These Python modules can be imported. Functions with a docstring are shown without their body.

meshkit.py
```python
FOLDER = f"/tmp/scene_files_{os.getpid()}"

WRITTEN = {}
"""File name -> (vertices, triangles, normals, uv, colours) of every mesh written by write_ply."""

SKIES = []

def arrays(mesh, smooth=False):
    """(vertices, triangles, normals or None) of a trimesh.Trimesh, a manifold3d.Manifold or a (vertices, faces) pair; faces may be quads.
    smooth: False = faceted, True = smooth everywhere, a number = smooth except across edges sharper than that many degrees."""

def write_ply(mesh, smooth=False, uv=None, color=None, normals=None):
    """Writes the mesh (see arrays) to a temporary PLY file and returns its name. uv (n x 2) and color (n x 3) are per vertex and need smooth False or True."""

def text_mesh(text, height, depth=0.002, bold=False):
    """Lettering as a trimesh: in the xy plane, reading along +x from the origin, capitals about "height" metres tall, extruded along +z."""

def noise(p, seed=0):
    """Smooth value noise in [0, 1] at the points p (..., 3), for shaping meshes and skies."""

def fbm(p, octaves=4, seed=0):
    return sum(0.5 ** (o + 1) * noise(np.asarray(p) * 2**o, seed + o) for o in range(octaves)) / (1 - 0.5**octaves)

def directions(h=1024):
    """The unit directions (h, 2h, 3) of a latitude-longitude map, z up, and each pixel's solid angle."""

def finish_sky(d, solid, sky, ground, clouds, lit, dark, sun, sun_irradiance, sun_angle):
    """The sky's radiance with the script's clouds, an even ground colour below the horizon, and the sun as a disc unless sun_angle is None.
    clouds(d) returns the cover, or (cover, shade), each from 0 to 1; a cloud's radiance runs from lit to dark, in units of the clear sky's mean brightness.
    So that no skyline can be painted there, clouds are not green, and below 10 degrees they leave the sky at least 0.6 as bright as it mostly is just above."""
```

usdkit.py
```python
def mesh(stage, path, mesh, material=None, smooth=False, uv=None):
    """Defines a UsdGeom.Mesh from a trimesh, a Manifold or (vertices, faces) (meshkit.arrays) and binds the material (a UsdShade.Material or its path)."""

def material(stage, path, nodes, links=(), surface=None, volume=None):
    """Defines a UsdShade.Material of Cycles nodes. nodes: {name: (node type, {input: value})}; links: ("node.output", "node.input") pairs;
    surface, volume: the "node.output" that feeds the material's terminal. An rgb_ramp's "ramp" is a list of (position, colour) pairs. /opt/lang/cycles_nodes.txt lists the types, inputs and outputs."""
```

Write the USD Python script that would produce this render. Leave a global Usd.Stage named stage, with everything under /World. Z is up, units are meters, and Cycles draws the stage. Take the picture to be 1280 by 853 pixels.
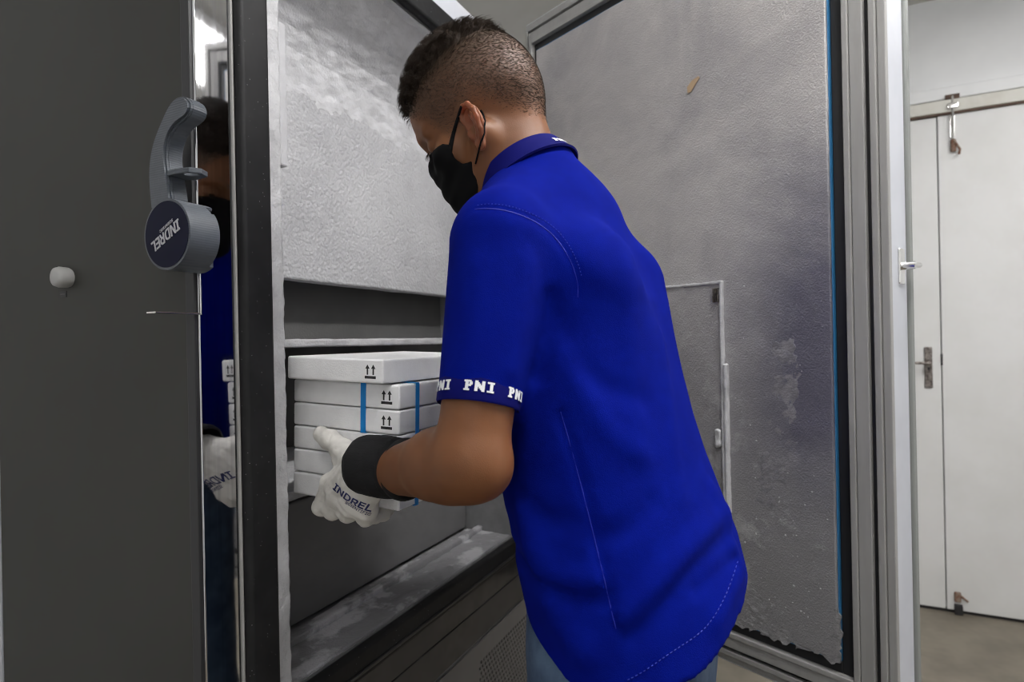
import math, numpy as np, trimesh, usdkit, meshkit
from meshkit import fbm, noise
from pxr import Usd, UsdGeom, UsdLux, UsdShade, Sdf, Gf, Vt
from shapely.geometry import Polygon, LineString, box as sbox
from shapely.ops import unary_union
import manifold3d as m3

stage = Usd.Stage.CreateInMemory()
UsdGeom.SetStageUpAxis(stage, UsdGeom.Tokens.z)
UsdGeom.SetStageMetersPerUnit(stage, 1.0)
UsdGeom.Xform.Define(stage, '/World')
UsdGeom.Scope.Define(stage, '/World/Looks')

# ------------------------------------------------------------------ camera
# world: x runs along the freezer front (away from the camera), y goes into the freezer, z is up
FPX = 740.0
CAM = np.array([-1.416, -0.70, 1.25])
FW = np.array([.899, .4375, 0.0]); FW /= np.linalg.norm(FW)
RT = np.array([FW[1], -FW[0], 0.0]); UP = np.array([0, 0, 1.0])
ROLL = 0.02
cam = UsdGeom.Camera.Define(stage, '/World/camera')
cam.CreateHorizontalApertureAttr(36.0)
cam.CreateVerticalApertureAttr(36.0 * 853 / 1280)
cam.CreateFocalLengthAttr(36.0 * FPX / 1280)
cam.CreateFStopAttr(5.6)
cam.CreateFocusDistanceAttr(0.78)
cam.CreateClippingRangeAttr(Gf.Vec2f(0.02, 100))
EXPOSURE = 0.78
cam.CreateExposureAttr(EXPOSURE)
R_ = RT - ROLL * UP; R_ /= np.linalg.norm(R_)
U_ = ROLL * RT + UP; U_ /= np.linalg.norm(U_)
B_ = -FW
cam.AddTransformOp().Set(Gf.Matrix4d(*R_, 0, *U_, 0, *B_, 0, *CAM, 1))


def ray(u, v):
    a = (u - 640) - ROLL * (v - 426.5); b = (v - 426.5) + ROLL * (u - 640)
    return FW + RT * a / FPX - UP * b / FPX


def at(u, v, depth):
    return CAM + ray(u, v) * depth


def hit(u, v, axis, value):
    "the point of the plane world[axis] = value on the line of sight of a pixel of the photograph (for measuring the place)"
    r = ray(u, v)
    return CAM + r * (value - CAM[axis]) / r[axis]


# ------------------------------------------------------------------ lamps (their emitting tubes are built below, with the fixtures)
LAMP_POWER = 50.0          # radiance of the diffuser over the freezer
LAMP_POWER_FAR = 7.0      # of the one farther into the room
LAMP_POWER_ADDED = 7.0      # and of the unseen one added to lift the near faces


# ------------------------------------------------------------------ helpers
USED = {}


def numbered(path):
    n = USED.get(path, -1) + 1
    USED[path] = n
    return path if n == 0 else f'{path}_{n:03d}'


def path_of(parent):
    return '/World' if parent is None else (parent if isinstance(parent, str) else str(parent.GetPath()))


def thing(name, label=None, cat=None, loc=(0, 0, 0), rotz=0.0, group=None, kind=None, parent=None):
    x = UsdGeom.Xform.Define(stage, numbered(path_of(parent) + '/' + name))
    if parent is None:
        x.AddTranslateOp().Set(Gf.Vec3d(*map(float, loc)))
        if rotz:
            x.AddRotateZOp().Set(float(rotz))
    o = x.GetPrim()
    tag(o, label, cat, group, kind)
    ORIGIN[str(o.GetPath())] = np.array(loc, float)
    return o


ORIGIN = {}


def tag(o, label=None, cat=None, group=None, kind=None):
    for k, v in (('label', label), ('category', cat), ('group', group), ('kind', kind)):
        if v:
            o.SetCustomDataByKey(k, v)
    return o


def obj(name, mesh, mat, parent=None, smooth=False, label=None, cat=None, group=None, kind=None, attrs=None):
    "one Mesh prim; mesh coordinates are world coordinates (shifted by the origin of the thing it belongs to)"
    p = numbered(path_of(parent) + '/' + name)
    root = '/'.join(p.split('/')[:3])
    off = ORIGIN.get(root, np.zeros(3)) if parent is not None else np.zeros(3)
    if hasattr(mesh, 'to_mesh'):
        m = mesh.to_mesh(); mesh = trimesh.Trimesh(m.vert_properties[:, :3], m.tri_verts, process=False)
    if np.any(off):
        mesh = mesh.copy(); mesh.apply_translation(-off)
    g = usdkit.mesh(stage, p, mesh, M[mat] if isinstance(mat, str) else mat, smooth=smooth)
    if attrs:
        for k, a in attrs.items():
            UsdGeom.PrimvarsAPI(g).CreatePrimvar(k, Sdf.ValueTypeNames.FloatArray, 'vertex').Set(Vt.FloatArray.FromNumpy(np.asarray(a, np.float32)))
    return tag(g.GetPrim(), label, cat, group, kind)


def cat_(ms):
    return trimesh.util.concatenate([m for m in ms])


def man(mesh):
    return m3.Manifold(m3.Mesh(np.asarray(mesh.vertices, np.float32), np.asarray(mesh.faces, np.uint32)))


def bx(lo, hi, r=0.0, seg=2):
    "a box between two corners with rounded edges"
    lo = np.minimum(lo, hi).astype(float); hi = np.maximum(lo, hi).astype(float) if False else np.maximum(np.asarray(lo, float), np.asarray(hi, float))
    if r <= 0:
        m = trimesh.creation.box(hi - lo); m.apply_translation((lo + hi) / 2); return m
    r = min(r, (hi - lo).min() * .49)
    pts = []
    for c in np.array(np.meshgrid([0, 1], [0, 1], [0, 1])).T.reshape(-1, 3):
        s = c * 2 - 1
        cc = np.where(c == 0, lo + r, hi - r)
        for a in np.linspace(0, math.pi / 2, seg + 1):
            for b in np.linspace(0, math.pi / 2, seg + 1):
                d = np.array([math.cos(b) * math.cos(a), math.cos(b) * math.sin(a), math.sin(b)])
                pts.append(cc + s * d * r)
    return trimesh.Trimesh(*hull_(np.array(pts)), process=False)


def hull_(pts):
    h = m3.Manifold.hull_points(np.asarray(pts, np.float32)).to_mesh()
    return h.vert_properties[:, :3], h.tri_verts


def prism(poly, depth, origin, ex, ey):
    "a shapely polygon extruded by depth along ex x ey from the origin"
    parts = []
    for g in getattr(poly, 'geoms', [poly]):
        m = trimesh.creation.extrude_polygon(g, depth, engine='earcut')
        parts.append(m)
    m = cat_(parts)
    ex = np.asarray(ex, float); ey = np.asarray(ey, float); ez = np.cross(ex, ey)
    T = np.eye(4); T[:3, 0], T[:3, 1], T[:3, 2], T[:3, 3] = ex, ey, ez, origin
    m.apply_transform(T)
    return m


def tube(pts, rad, n=10, closed=False, squash=None):
    "a round tube along points; rad a number or one per point; squash = (normal, factor) flattens it along a direction"
    pts = np.asarray(pts, float); k = len(pts)
    rad = np.broadcast_to(np.asarray(rad, float), (k,))
    t = np.gradient(pts, axis=0) if not closed else np.roll(pts, -1, 0) - np.roll(pts, 1, 0)
    t /= np.linalg.norm(t, axis=1, keepdims=True)
    ref = np.array([0, 0, 1.0]) if abs(t[0, 2]) < .9 else np.array([1.0, 0, 0])
    u = np.cross(t[0], ref); u /= np.linalg.norm(u)
    V = []
    for i in range(k):
        u = u - t[i] * (u @ t[i]); u /= np.linalg.norm(u)
        w = np.cross(t[i], u)
        ang = np.arange(n) * 2 * math.pi / n
        ring = (np.cos(ang)[:, None] * u + np.sin(ang)[:, None] * w) * rad[i]
        if squash is not None:
            nn = np.asarray(squash[0][i] if np.ndim(squash[0]) == 2 else squash[0], float)
            ring = ring - np.outer(ring @ nn, nn) * (1 - squash[1])
        V.append(pts[i] + ring)
    V = np.array(V).reshape(-1, 3)
    Fc = []
    for i in range(k if closed else k - 1):
        j = (i + 1) % k
        for a in range(n):
            b = (a + 1) % n
            Fc += [[i * n + a, i * n + b, j * n + b], [i * n + a, j * n + b, j * n + a]]
    if not closed:
        c0, c1 = len(V), len(V) + 1
        V = np.vstack([V, pts[0], pts[-1]])
        for a in range(n):
            b = (a + 1) % n
            Fc += [[c0, b, a], [c1, (k - 1) * n + a, (k - 1) * n + b]]
    m = trimesh.Trimesh(V, np.array(Fc), process=False)
    return m


def lathe(profile, origin, axis, n=40, up=None):
    "a closed profile of (radius, height) points revolved about an axis"
    axis = np.asarray(axis, float) / np.linalg.norm(axis)
    ref = np.array([0, 0, 1.0]) if abs(axis[2]) < .9 else np.array([1.0, 0, 0])
    u = np.cross(axis, ref); u /= np.linalg.norm(u); w = np.cross(axis, u)
    pr = np.asarray(profile, float); k = len(pr)
    ang = np.arange(n) * 2 * math.pi / n
    V = np.array([[np.asarray(origin) + axis * h + (math.cos(a) * u + math.sin(a) * w) * r for a in ang] for r, h in pr]).reshape(-1, 3)
    Fc = []
    for i in range(k):
        j = (i + 1) % k
        for a in range(n):
            b = (a + 1) % n
            Fc += [[i * n + a, i * n + b, j * n + b], [i * n + a, j * n + b, j * n + a]]
    m = trimesh.Trimesh(V, np.array(Fc), process=False)
    if m.volume < 0:
        m.invert()
    return m


def spline(pts, n):
    from scipy.interpolate import CubicSpline
    pts = np.asarray(pts, float)
    s = np.r_[0, np.cumsum(np.linalg.norm(np.diff(pts, axis=0), axis=1))]
    return CubicSpline(s, pts)(np.linspace(0, s[-1], n))


# ---- implicit shapes: vectorised distance functions, meshed by surface nets
def smin(a, b, k):
    h = np.clip(.5 + .5 * (b - a) / k, 0, 1)
    return b * (1 - h) + a * h - k * h * (1 - h)


def smax(a, b, k):
    return -smin(-a, -b, k)


def ell(p, c, r, R=None):
    q = p - np.asarray(c)
    if R is not None:
        q = q @ np.asarray(R).T
    r = np.asarray(r, float)
    k0 = np.linalg.norm(q / r, axis=1); k1 = np.linalg.norm(q / (r * r), axis=1)
    return k0 * (k0 - 1) / np.maximum(k1, 1e-9)


def cap(p, a, b, ra, rb):
    a = np.asarray(a, float); b = np.asarray(b, float); d = b - a
    t = np.clip((p - a) @ d / (d @ d), 0, 1)
    return np.linalg.norm(p - a - t[:, None] * d, axis=1) - (ra + (rb - ra) * t)


def chain(p, pts, rads, k=.006):
    d = None
    for i in range(len(pts) - 1):
        e = cap(p, pts[i], pts[i + 1], rads[i], rads[i + 1])
        d = e if d is None else smin(d, e, k)
    return d


def polydist(q, poly):
    "signed distance (negative inside) of 2-D points to a polygon"
    poly = np.asarray(poly, float); n = len(poly)
    d = np.full(len(q), 1e9); s = np.ones(len(q))
    for i in range(n):
        a, b = poly[i], poly[i - 1]
        e = b - a; w = q - a
        t = np.clip((w @ e) / (e @ e), 0, 1)
        d = np.minimum(d, ((w - t[:, None] * e) ** 2).sum(1))
        c1 = q[:, 1] >= a[1]; c2 = q[:, 1] < b[1]; c3 = e[0] * w[:, 1] > e[1] * w[:, 0]
        s = np.where((c1 & c2 & c3) | (~c1 & ~c2 & ~c3), -s, s)
    return s * np.sqrt(d)


def nets(f, lo, hi, h, B=8, slack=1.5):
    "surface nets of f <= 0 in a box, evaluated only near the surface"
    lo = np.asarray(lo, float); hi = np.asarray(hi, float)
    nb = np.maximum(np.ceil((hi - lo) / h / B).astype(int), 1)
    n = nb * B + 1
    bi = np.indices(nb).reshape(3, -1).T
    cen = lo + (bi * B + B / 2) * h
    fc = f(cen)
    act = np.abs(fc) < B * h * .87 * slack
    V = np.repeat(np.repeat(np.repeat(fc.reshape(nb), B, 0), B, 1), B, 2).astype(np.float32)
    V = np.pad(V, ((0, 1), (0, 1), (0, 1)), mode='edge')
    loc = np.indices((B + 1,) * 3).reshape(3, -1).T
    idx = (bi[act][:, None, :] * B + loc[None]).reshape(-1, 3)
    key = np.unique((idx[:, 0] * n[1] + idx[:, 1]) * n[2] + idx[:, 2])
    out = np.empty(len(key), np.float32)
    for s in range(0, len(key), 200000):
        kk = key[s:s + 200000]
        i = np.stack([kk // (n[1] * n[2]), kk // n[2] % n[1], kk % n[2]], 1)
        out[s:s + 200000] = f(lo + i * h)
    V.ravel()[key] = out
    S = V < 0
    c = [S[a:n[0] - 1 + a, b:n[1] - 1 + b, d:n[2] - 1 + d] for a in (0, 1) for b in (0, 1) for d in (0, 1)]
    tot = sum(x.astype(np.int8) for x in c)
    cells = np.argwhere((tot > 0) & (tot < 8))
    if len(cells) == 0:
        raise ValueError('empty surface')
    vid = np.full(n - 1, -1, np.int32); vid[tuple(cells.T)] = np.arange(len(cells))
    acc = np.zeros((len(cells), 3)); cnt = np.zeros(len(cells))
    corners = [(a, b, d) for a in (0, 1) for b in (0, 1) for d in (0, 1)]
    for i in range(8):
        for j in range(i + 1, 8):
            if sum(x != y for x, y in zip(corners[i], corners[j])) != 1:
                continue
            A = cells + corners[i]; Bq = cells + corners[j]
            va = V[tuple(A.T)]; vb = V[tuple(Bq.T)]
            x = (va < 0) != (vb < 0)
            t = np.where(x, va / np.where(x, va - vb, 1), 0)
            acc += np.where(x[:, None], A + (Bq - A) * t[:, None], 0); cnt += x
    P = lo + acc / cnt[:, None] * h
    faces = []
    for ax in range(3):
        o1, o2 = (ax + 1) % 3, (ax + 2) % 3
        sl = [slice(1, -1)] * 3; sl[ax] = slice(0, -1)
        s0 = S[tuple(sl)]
        sl2 = list(sl); sl2[ax] = slice(1, None)
        s1 = S[tuple(sl2)]
        e = np.argwhere(s0 != s1)
        if len(e) == 0:
            continue
        flip = s0[tuple(e.T)]
        e = e + [0 if k == ax else 1 for k in range(3)]
        d1 = np.zeros(3, int); d1[o1] = 1; d2 = np.zeros(3, int); d2[o2] = 1
        q = np.stack([vid[tuple((e - d1 - d2).T)], vid[tuple((e - d2).T)], vid[tuple(e.T)], vid[tuple((e - d1).T)]], 1)
        q = np.where(flip[:, None], q, q[:, ::-1])
        faces.append(q)
    q = np.vstack(faces); q = q[(q >= 0).all(1)]
    fcs = np.vstack([q[:, [0, 1, 2]], q[:, [0, 2, 3]]])
    return trimesh.Trimesh(P, fcs, process=False)


def on_surface(pts, f, off=0.0, it=8):
    p = np.array(pts, float); e = 5e-4
    for _ in range(it):
        d = f(p) - off
        g = np.stack([f(p + np.eye(3)[i] * e) - f(p - np.eye(3)[i] * e) for i in range(3)], 1) / (2 * e)
        g /= np.maximum(np.linalg.norm(g, axis=1, keepdims=True), 1e-6)
        p -= g * d[:, None]
    return p, g


def march(o, d, f, tmax=1.2, off=0.0):
    "first hits of rays with an implicit surface"
    o = np.array(o, float); d = np.asarray(d, float); d = d / np.linalg.norm(d, axis=-1, keepdims=True)
    d = np.broadcast_to(d, o.shape).copy(); t = np.zeros(len(o))
    for _ in range(60):
        s = f(o + d * t[:, None]) - off
        t = np.minimum(t + s * .8, tmax)
    return o + d * t[:, None]


def seen(pix, f):
    "points where the lines of sight of some pixels meet an implicit surface (used to measure where seams run)"
    return march(np.repeat(CAM[None], len(pix), 0), np.array([ray(*q) for q in pix]), f)


def dense(pix, n):
    return spline(np.c_[np.asarray(pix, float), np.zeros(len(pix))], n)[:, :2]


def wrap(mesh, origin, ex, ey, f, size=.003, off=.0005):
    "flat print (in its own xy plane) laid onto an implicit surface around origin, looking along -(ex x ey)"
    ex = np.asarray(ex, float) / np.linalg.norm(ex)
    ey = np.asarray(ey, float); ey = ey - ex * (ex @ ey); ey /= np.linalg.norm(ey)
    n = np.cross(ex, ey)
    v, fc = trimesh.remesh.subdivide_to_size(mesh.vertices, mesh.faces, size, max_iter=12)
    z = v[:, 2]
    p = np.asarray(origin) + v[:, :1] * ex + v[:, 1:2] * ey
    s = march(p + n * .03, -n[None], f, .08)
    _, g = on_surface(s, f, 0, 1)
    m = trimesh.Trimesh(s + g * (off + z)[:, None], fc, process=False)
    return m


BITS = {'P': ['111110', '011011', '011011', '011110', '011000', '011000', '111100'], 'N': ['1100011', '1110011', '1111011', '1111111', '1101111', '1100111', '1100011'], 'I': ['11111', '00110', '00110', '00110', '00110', '00110', '11111']}


def knit_text(s, height, depth=.0004, gap=2):
    "lettering of square knit stitches"
    u = height / 7; x = 0; parts = []
    for ch in s:
        rows = BITS[ch]
        parts += [sbox(x + i * u, (6 - j) * u, x + (i + 1) * u + u * .02, (7 - j) * u + u * .02) for j, r in enumerate(rows) for i, c in enumerate(r) if c == '1']
        x += (len(rows[0]) + gap) * u
    shp = unary_union(parts).buffer(u * .12).simplify(u * .02)
    m = cat_([trimesh.creation.extrude_polygon(g, depth, engine='earcut') for g in getattr(shp, 'geoms', [shp])])
    m.apply_translation([-(x - gap * u) / 2, -height / 2, 0])
    return m


def print_text(s, height, shear=.0, stretch=1.0, bold=True, depth=.0004):
    m = meshkit.text_mesh(s, height, depth, bold)
    v = m.vertices.copy(); v[:, 0] = v[:, 0] * stretch + v[:, 1] * shear
    v[:, 0] -= (v[:, 0].min() + v[:, 0].max()) / 2; v[:, 1] -= height / 2
    m.vertices = v
    return m


def rough(mesh, size, amp, scale, seed=0, bias=0.0, octaves=3):
    "subdivides a mesh and pushes its surface in and out with noise"
    v, f = trimesh.remesh.subdivide_to_size(mesh.vertices, mesh.faces, size, max_iter=14)
    m = trimesh.Trimesh(v, f, process=True); m.merge_vertices()
    d = (fbm(m.vertices * scale, octaves, seed) - .5 + bias) * 2 * amp
    m.vertices = m.vertices + m.vertex_normals * d[:, None]
    return m


# ------------------------------------------------------------------ materials
M = {}


def pbr(name, color, rough=.5, metal=0.0, color2=None, cscale=6.0, cdetail=4.0, ramp=(.4, .65), bump=None, bump2=None, spots=None, rough2=None, coord='geo', stretch=None, **extra):
    "principled material: two tones mixed by noise, up to two layers of bump, optional speckles"
    n = {'p': ('principled_bsdf', {'base_color': color, 'roughness': rough, 'metallic': metal, **extra})}
    L = []
    n['pos'] = ('geometry', {}) if coord == 'geo' else ('texture_coordinate', {})
    src = 'pos.position' if coord == 'geo' else 'pos.object'
    if stretch:
        n['map'] = ('mapping', {'scale': stretch}); L.append((src, 'map.vector')); src = 'map.vector'
    if color2 is not None:
        n['n1'] = ('noise_texture', {'scale': cscale, 'detail': cdetail, 'roughness': .6})
        n['r1'] = ('rgb_ramp', {'ramp': [(0, (0, 0, 0)), (ramp[0], (0, 0, 0)), (ramp[1], (1, 1, 1)), (1, (1, 1, 1))]})
        n['m1'] = ('mix', {'mix_type': 'mix', 'color1': color, 'color2': color2})
        L += [(src, 'n1.vector'), ('n1.fac', 'r1.fac'), ('r1.color', 'm1.fac')]
        col = 'm1.color'
        if rough2 is not None:
            n['mr'] = ('mix_float', {'a': rough, 'b': rough2}); L += [('r1.color', 'mr.fac'), ('mr.result', 'p.roughness')]
        if spots:
            n['v1'] = ('voronoi_texture', {'scale': spots[0]})
            n['r2'] = ('rgb_ramp', {'ramp': [(0, (1, 1, 1)), (spots[1], (1, 1, 1)), (spots[1] * 1.6, (0, 0, 0)), (1, (0, 0, 0))]})
            n['m2'] = ('mix', {'mix_type': 'mix', 'color2': spots[2]})
            L += [(src, 'v1.vector'), ('v1.distance', 'r2.fac'), ('r2.color', 'm2.fac'), (col, 'm2.color1')]
            col = 'm2.color'
        L.append((col, 'p.base_color'))
    last = None
    for i, b in enumerate((bump, bump2)):
        if not b:
            continue
        kind, sc, strength, dist = b
        if kind == 'noise':
            n[f'bn{i}'] = ('noise_texture', {'scale': sc, 'detail': 3.0}); out = f'bn{i}.fac'
        elif kind == 'wave':
            n[f'bn{i}'] = ('wave_texture', {'scale': sc, 'distortion': .4, 'bands_direction': 'z'}); out = f'bn{i}.fac'
        else:
            n[f'bn{i}'] = ('voronoi_texture', {'scale': sc}); out = f'bn{i}.distance'
        n[f'b{i}'] = ('bump', {'strength': strength, 'distance': dist, **({'invert': True} if kind == 'cells' else {})})
        L += [(src, f'bn{i}.vector'), (out, f'b{i}.height')]
        if last:
            L.append((last + '.normal', f'b{i}.normal'))
        last = f'b{i}'
    if last:
        L.append((last + '.normal', 'p.normal'))
    M[name] = usdkit.material(stage, '/World/Looks/' + name, n, L, surface='p.BSDF')
    return M[name]


pbr('wall_paint', (.84, .85, .86), .7, color2=(.78, .79, .80), cscale=2.5, bump=('noise', 90, .15, .002))
pbr('ceiling_paint', (.62, .61, .58), .8, color2=(.57, .56, .53), cscale=3)
pbr('floor_vinyl', (.215, .19, .15), .55, color2=(.155, .135, .105), cscale=5, cdetail=8, bump=('noise', 160, .2, .001))
pbr('door_paint', (.72, .72, .72), .45, color2=(.67, .67, .66), cscale=3, bump=('noise', 14, .12, .004))
pbr('lintel_paint', (.66, .65, .60), .5, color2=(.58, .56, .5), cscale=8)
pbr('dark_brown', (.12, .07, .045), .7, color2=(.06, .035, .025), cscale=30)  # brown of the lintel shadow line, the crack above and the bolt notch
pbr('rust', (.17, .07, .04), .8, metal=.2, color2=(.30, .25, .2), cscale=90)
pbr('worn_steel', (.30, .27, .25), .4, metal=.8, color2=(.07, .055, .05), cscale=70)
pbr('lamp_white', (.8, .8, .8), .5)
pbr('side_grey', (.046, .046, .041), .55, specular_ior_level=.25, color2=(.041, .041, .037), cscale=4, bump=('noise', 900, .25, .0006))
pbr('black_trim', (.018, .018, .02), .45, bump=('noise', 200, .2, .0005))
pbr('polished_steel', (.60, .60, .61), .035, metal=1.0, color2=(.5, .5, .52), cscale=3, rough2=.06, stretch=(60, 60, .6))
pbr('dark_steel', (.09, .088, .09), .28, metal=.8, color2=(.07, .068, .07), cscale=4, rough2=.45)
pbr('grille_paint', (.115, .11, .107), .5, color2=(.10, .097, .093), cscale=10, bump=('noise', 400, .2, .0005))
pbr('rubber', (.010, .010, .011), .5, specular_ior_level=.22, color2=(.016, .016, .017), cscale=16, spots=(120, .045, (.3, .3, .32)), bump=('noise', 120, .25, .001))
pbr('black_gasket', (.012, .012, .013), .5)
pbr('door_rime', (.235, .229, .243), .5, color2=(.17, .165, .182), cscale=60, cdetail=6, bump=('noise', 300, .8, .0015))
pbr('frost_strip', (.50, .50, .52), .55, color2=(.44, .44, .46), cscale=20, bump=('noise', 240, .4, .0012))
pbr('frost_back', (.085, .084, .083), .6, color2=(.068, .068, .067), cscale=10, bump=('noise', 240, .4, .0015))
pbr('frost_bright', (.58, .58, .60), .6, color2=(.50, .50, .515), cscale=22, bump=('noise', 260, .5, .002))
pbr('frost_white', (.52, .52, .535), .62, color2=(.40, .40, .415), cscale=22, cdetail=6, bump=('noise', 260, .6, .002), bump2=('noise', 60, .5, .004))
pbr('frost_sill', (.23, .228, .24), .6, color2=(.44, .435, .46), cscale=13, cdetail=7, ramp=(.5, .58), bump=('noise', 260, .6, .002), bump2=('noise', 60, .5, .004))
pbr('frost_liner', (.22, .22, .225), .6, color2=(.15, .15, .155), cscale=9, cdetail=6, bump=('noise', 240, .5, .0015))
pbr('frost_door', (.47, .47, .485), .38, color2=(.39, .39, .405), cscale=5, cdetail=6, rough2=.5, bump=('cells', 150, .8, .0018), bump2=('noise', 380, .8, .0010))
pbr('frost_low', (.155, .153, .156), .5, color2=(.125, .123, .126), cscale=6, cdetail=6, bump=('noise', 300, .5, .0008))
pbr('profile_grey', (.30, .295, .285), .5, color2=(.27, .265, .255), cscale=40, stretch=(1, 1, .15), bump=('noise', 500, .2, .0004))
pbr('pale_paint', (.50, .515, .56), .5, color2=(.46, .475, .52), cscale=8, bump=('noise', 300, .15, .0005))
pbr('skin_grey', (.20, .21, .20), .5)
pbr('blue_film', (.025, .15, .32), .4)
pbr('chrome', (.75, .74, .72), .15, metal=1.0)
pbr('lever_grey', (.072, .081, .096), .42, color2=(.062, .071, .085), cscale=60, bump=('wave', 110, .25, .0006))
pbr('navy', (.003, .004, .020), .5, specular_ior_level=.12)
pbr('silver_print', (.42, .42, .45), .4)
pbr('knob_white', (.38, .38, .37), .45)
pbr('black_label', (.008, .008, .009), .4)
pbr('frost_crust', (.27, .265, .27), .5, color2=(.19, .185, .19), cscale=60, cdetail=6, bump=('noise', 300, .8, .0015))
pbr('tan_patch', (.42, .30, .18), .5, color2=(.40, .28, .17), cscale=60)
for nm, pw in (('lamp_glow', LAMP_POWER), ('lamp_glow_far', LAMP_POWER_FAR), ('lamp_glow_added', LAMP_POWER_ADDED)):
    M[nm] = usdkit.material(stage, '/World/Looks/' + nm, {'e': ('emission', {'color': (1.0, .985, .97), 'strength': pw})}, [], surface='e.emission')


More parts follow.
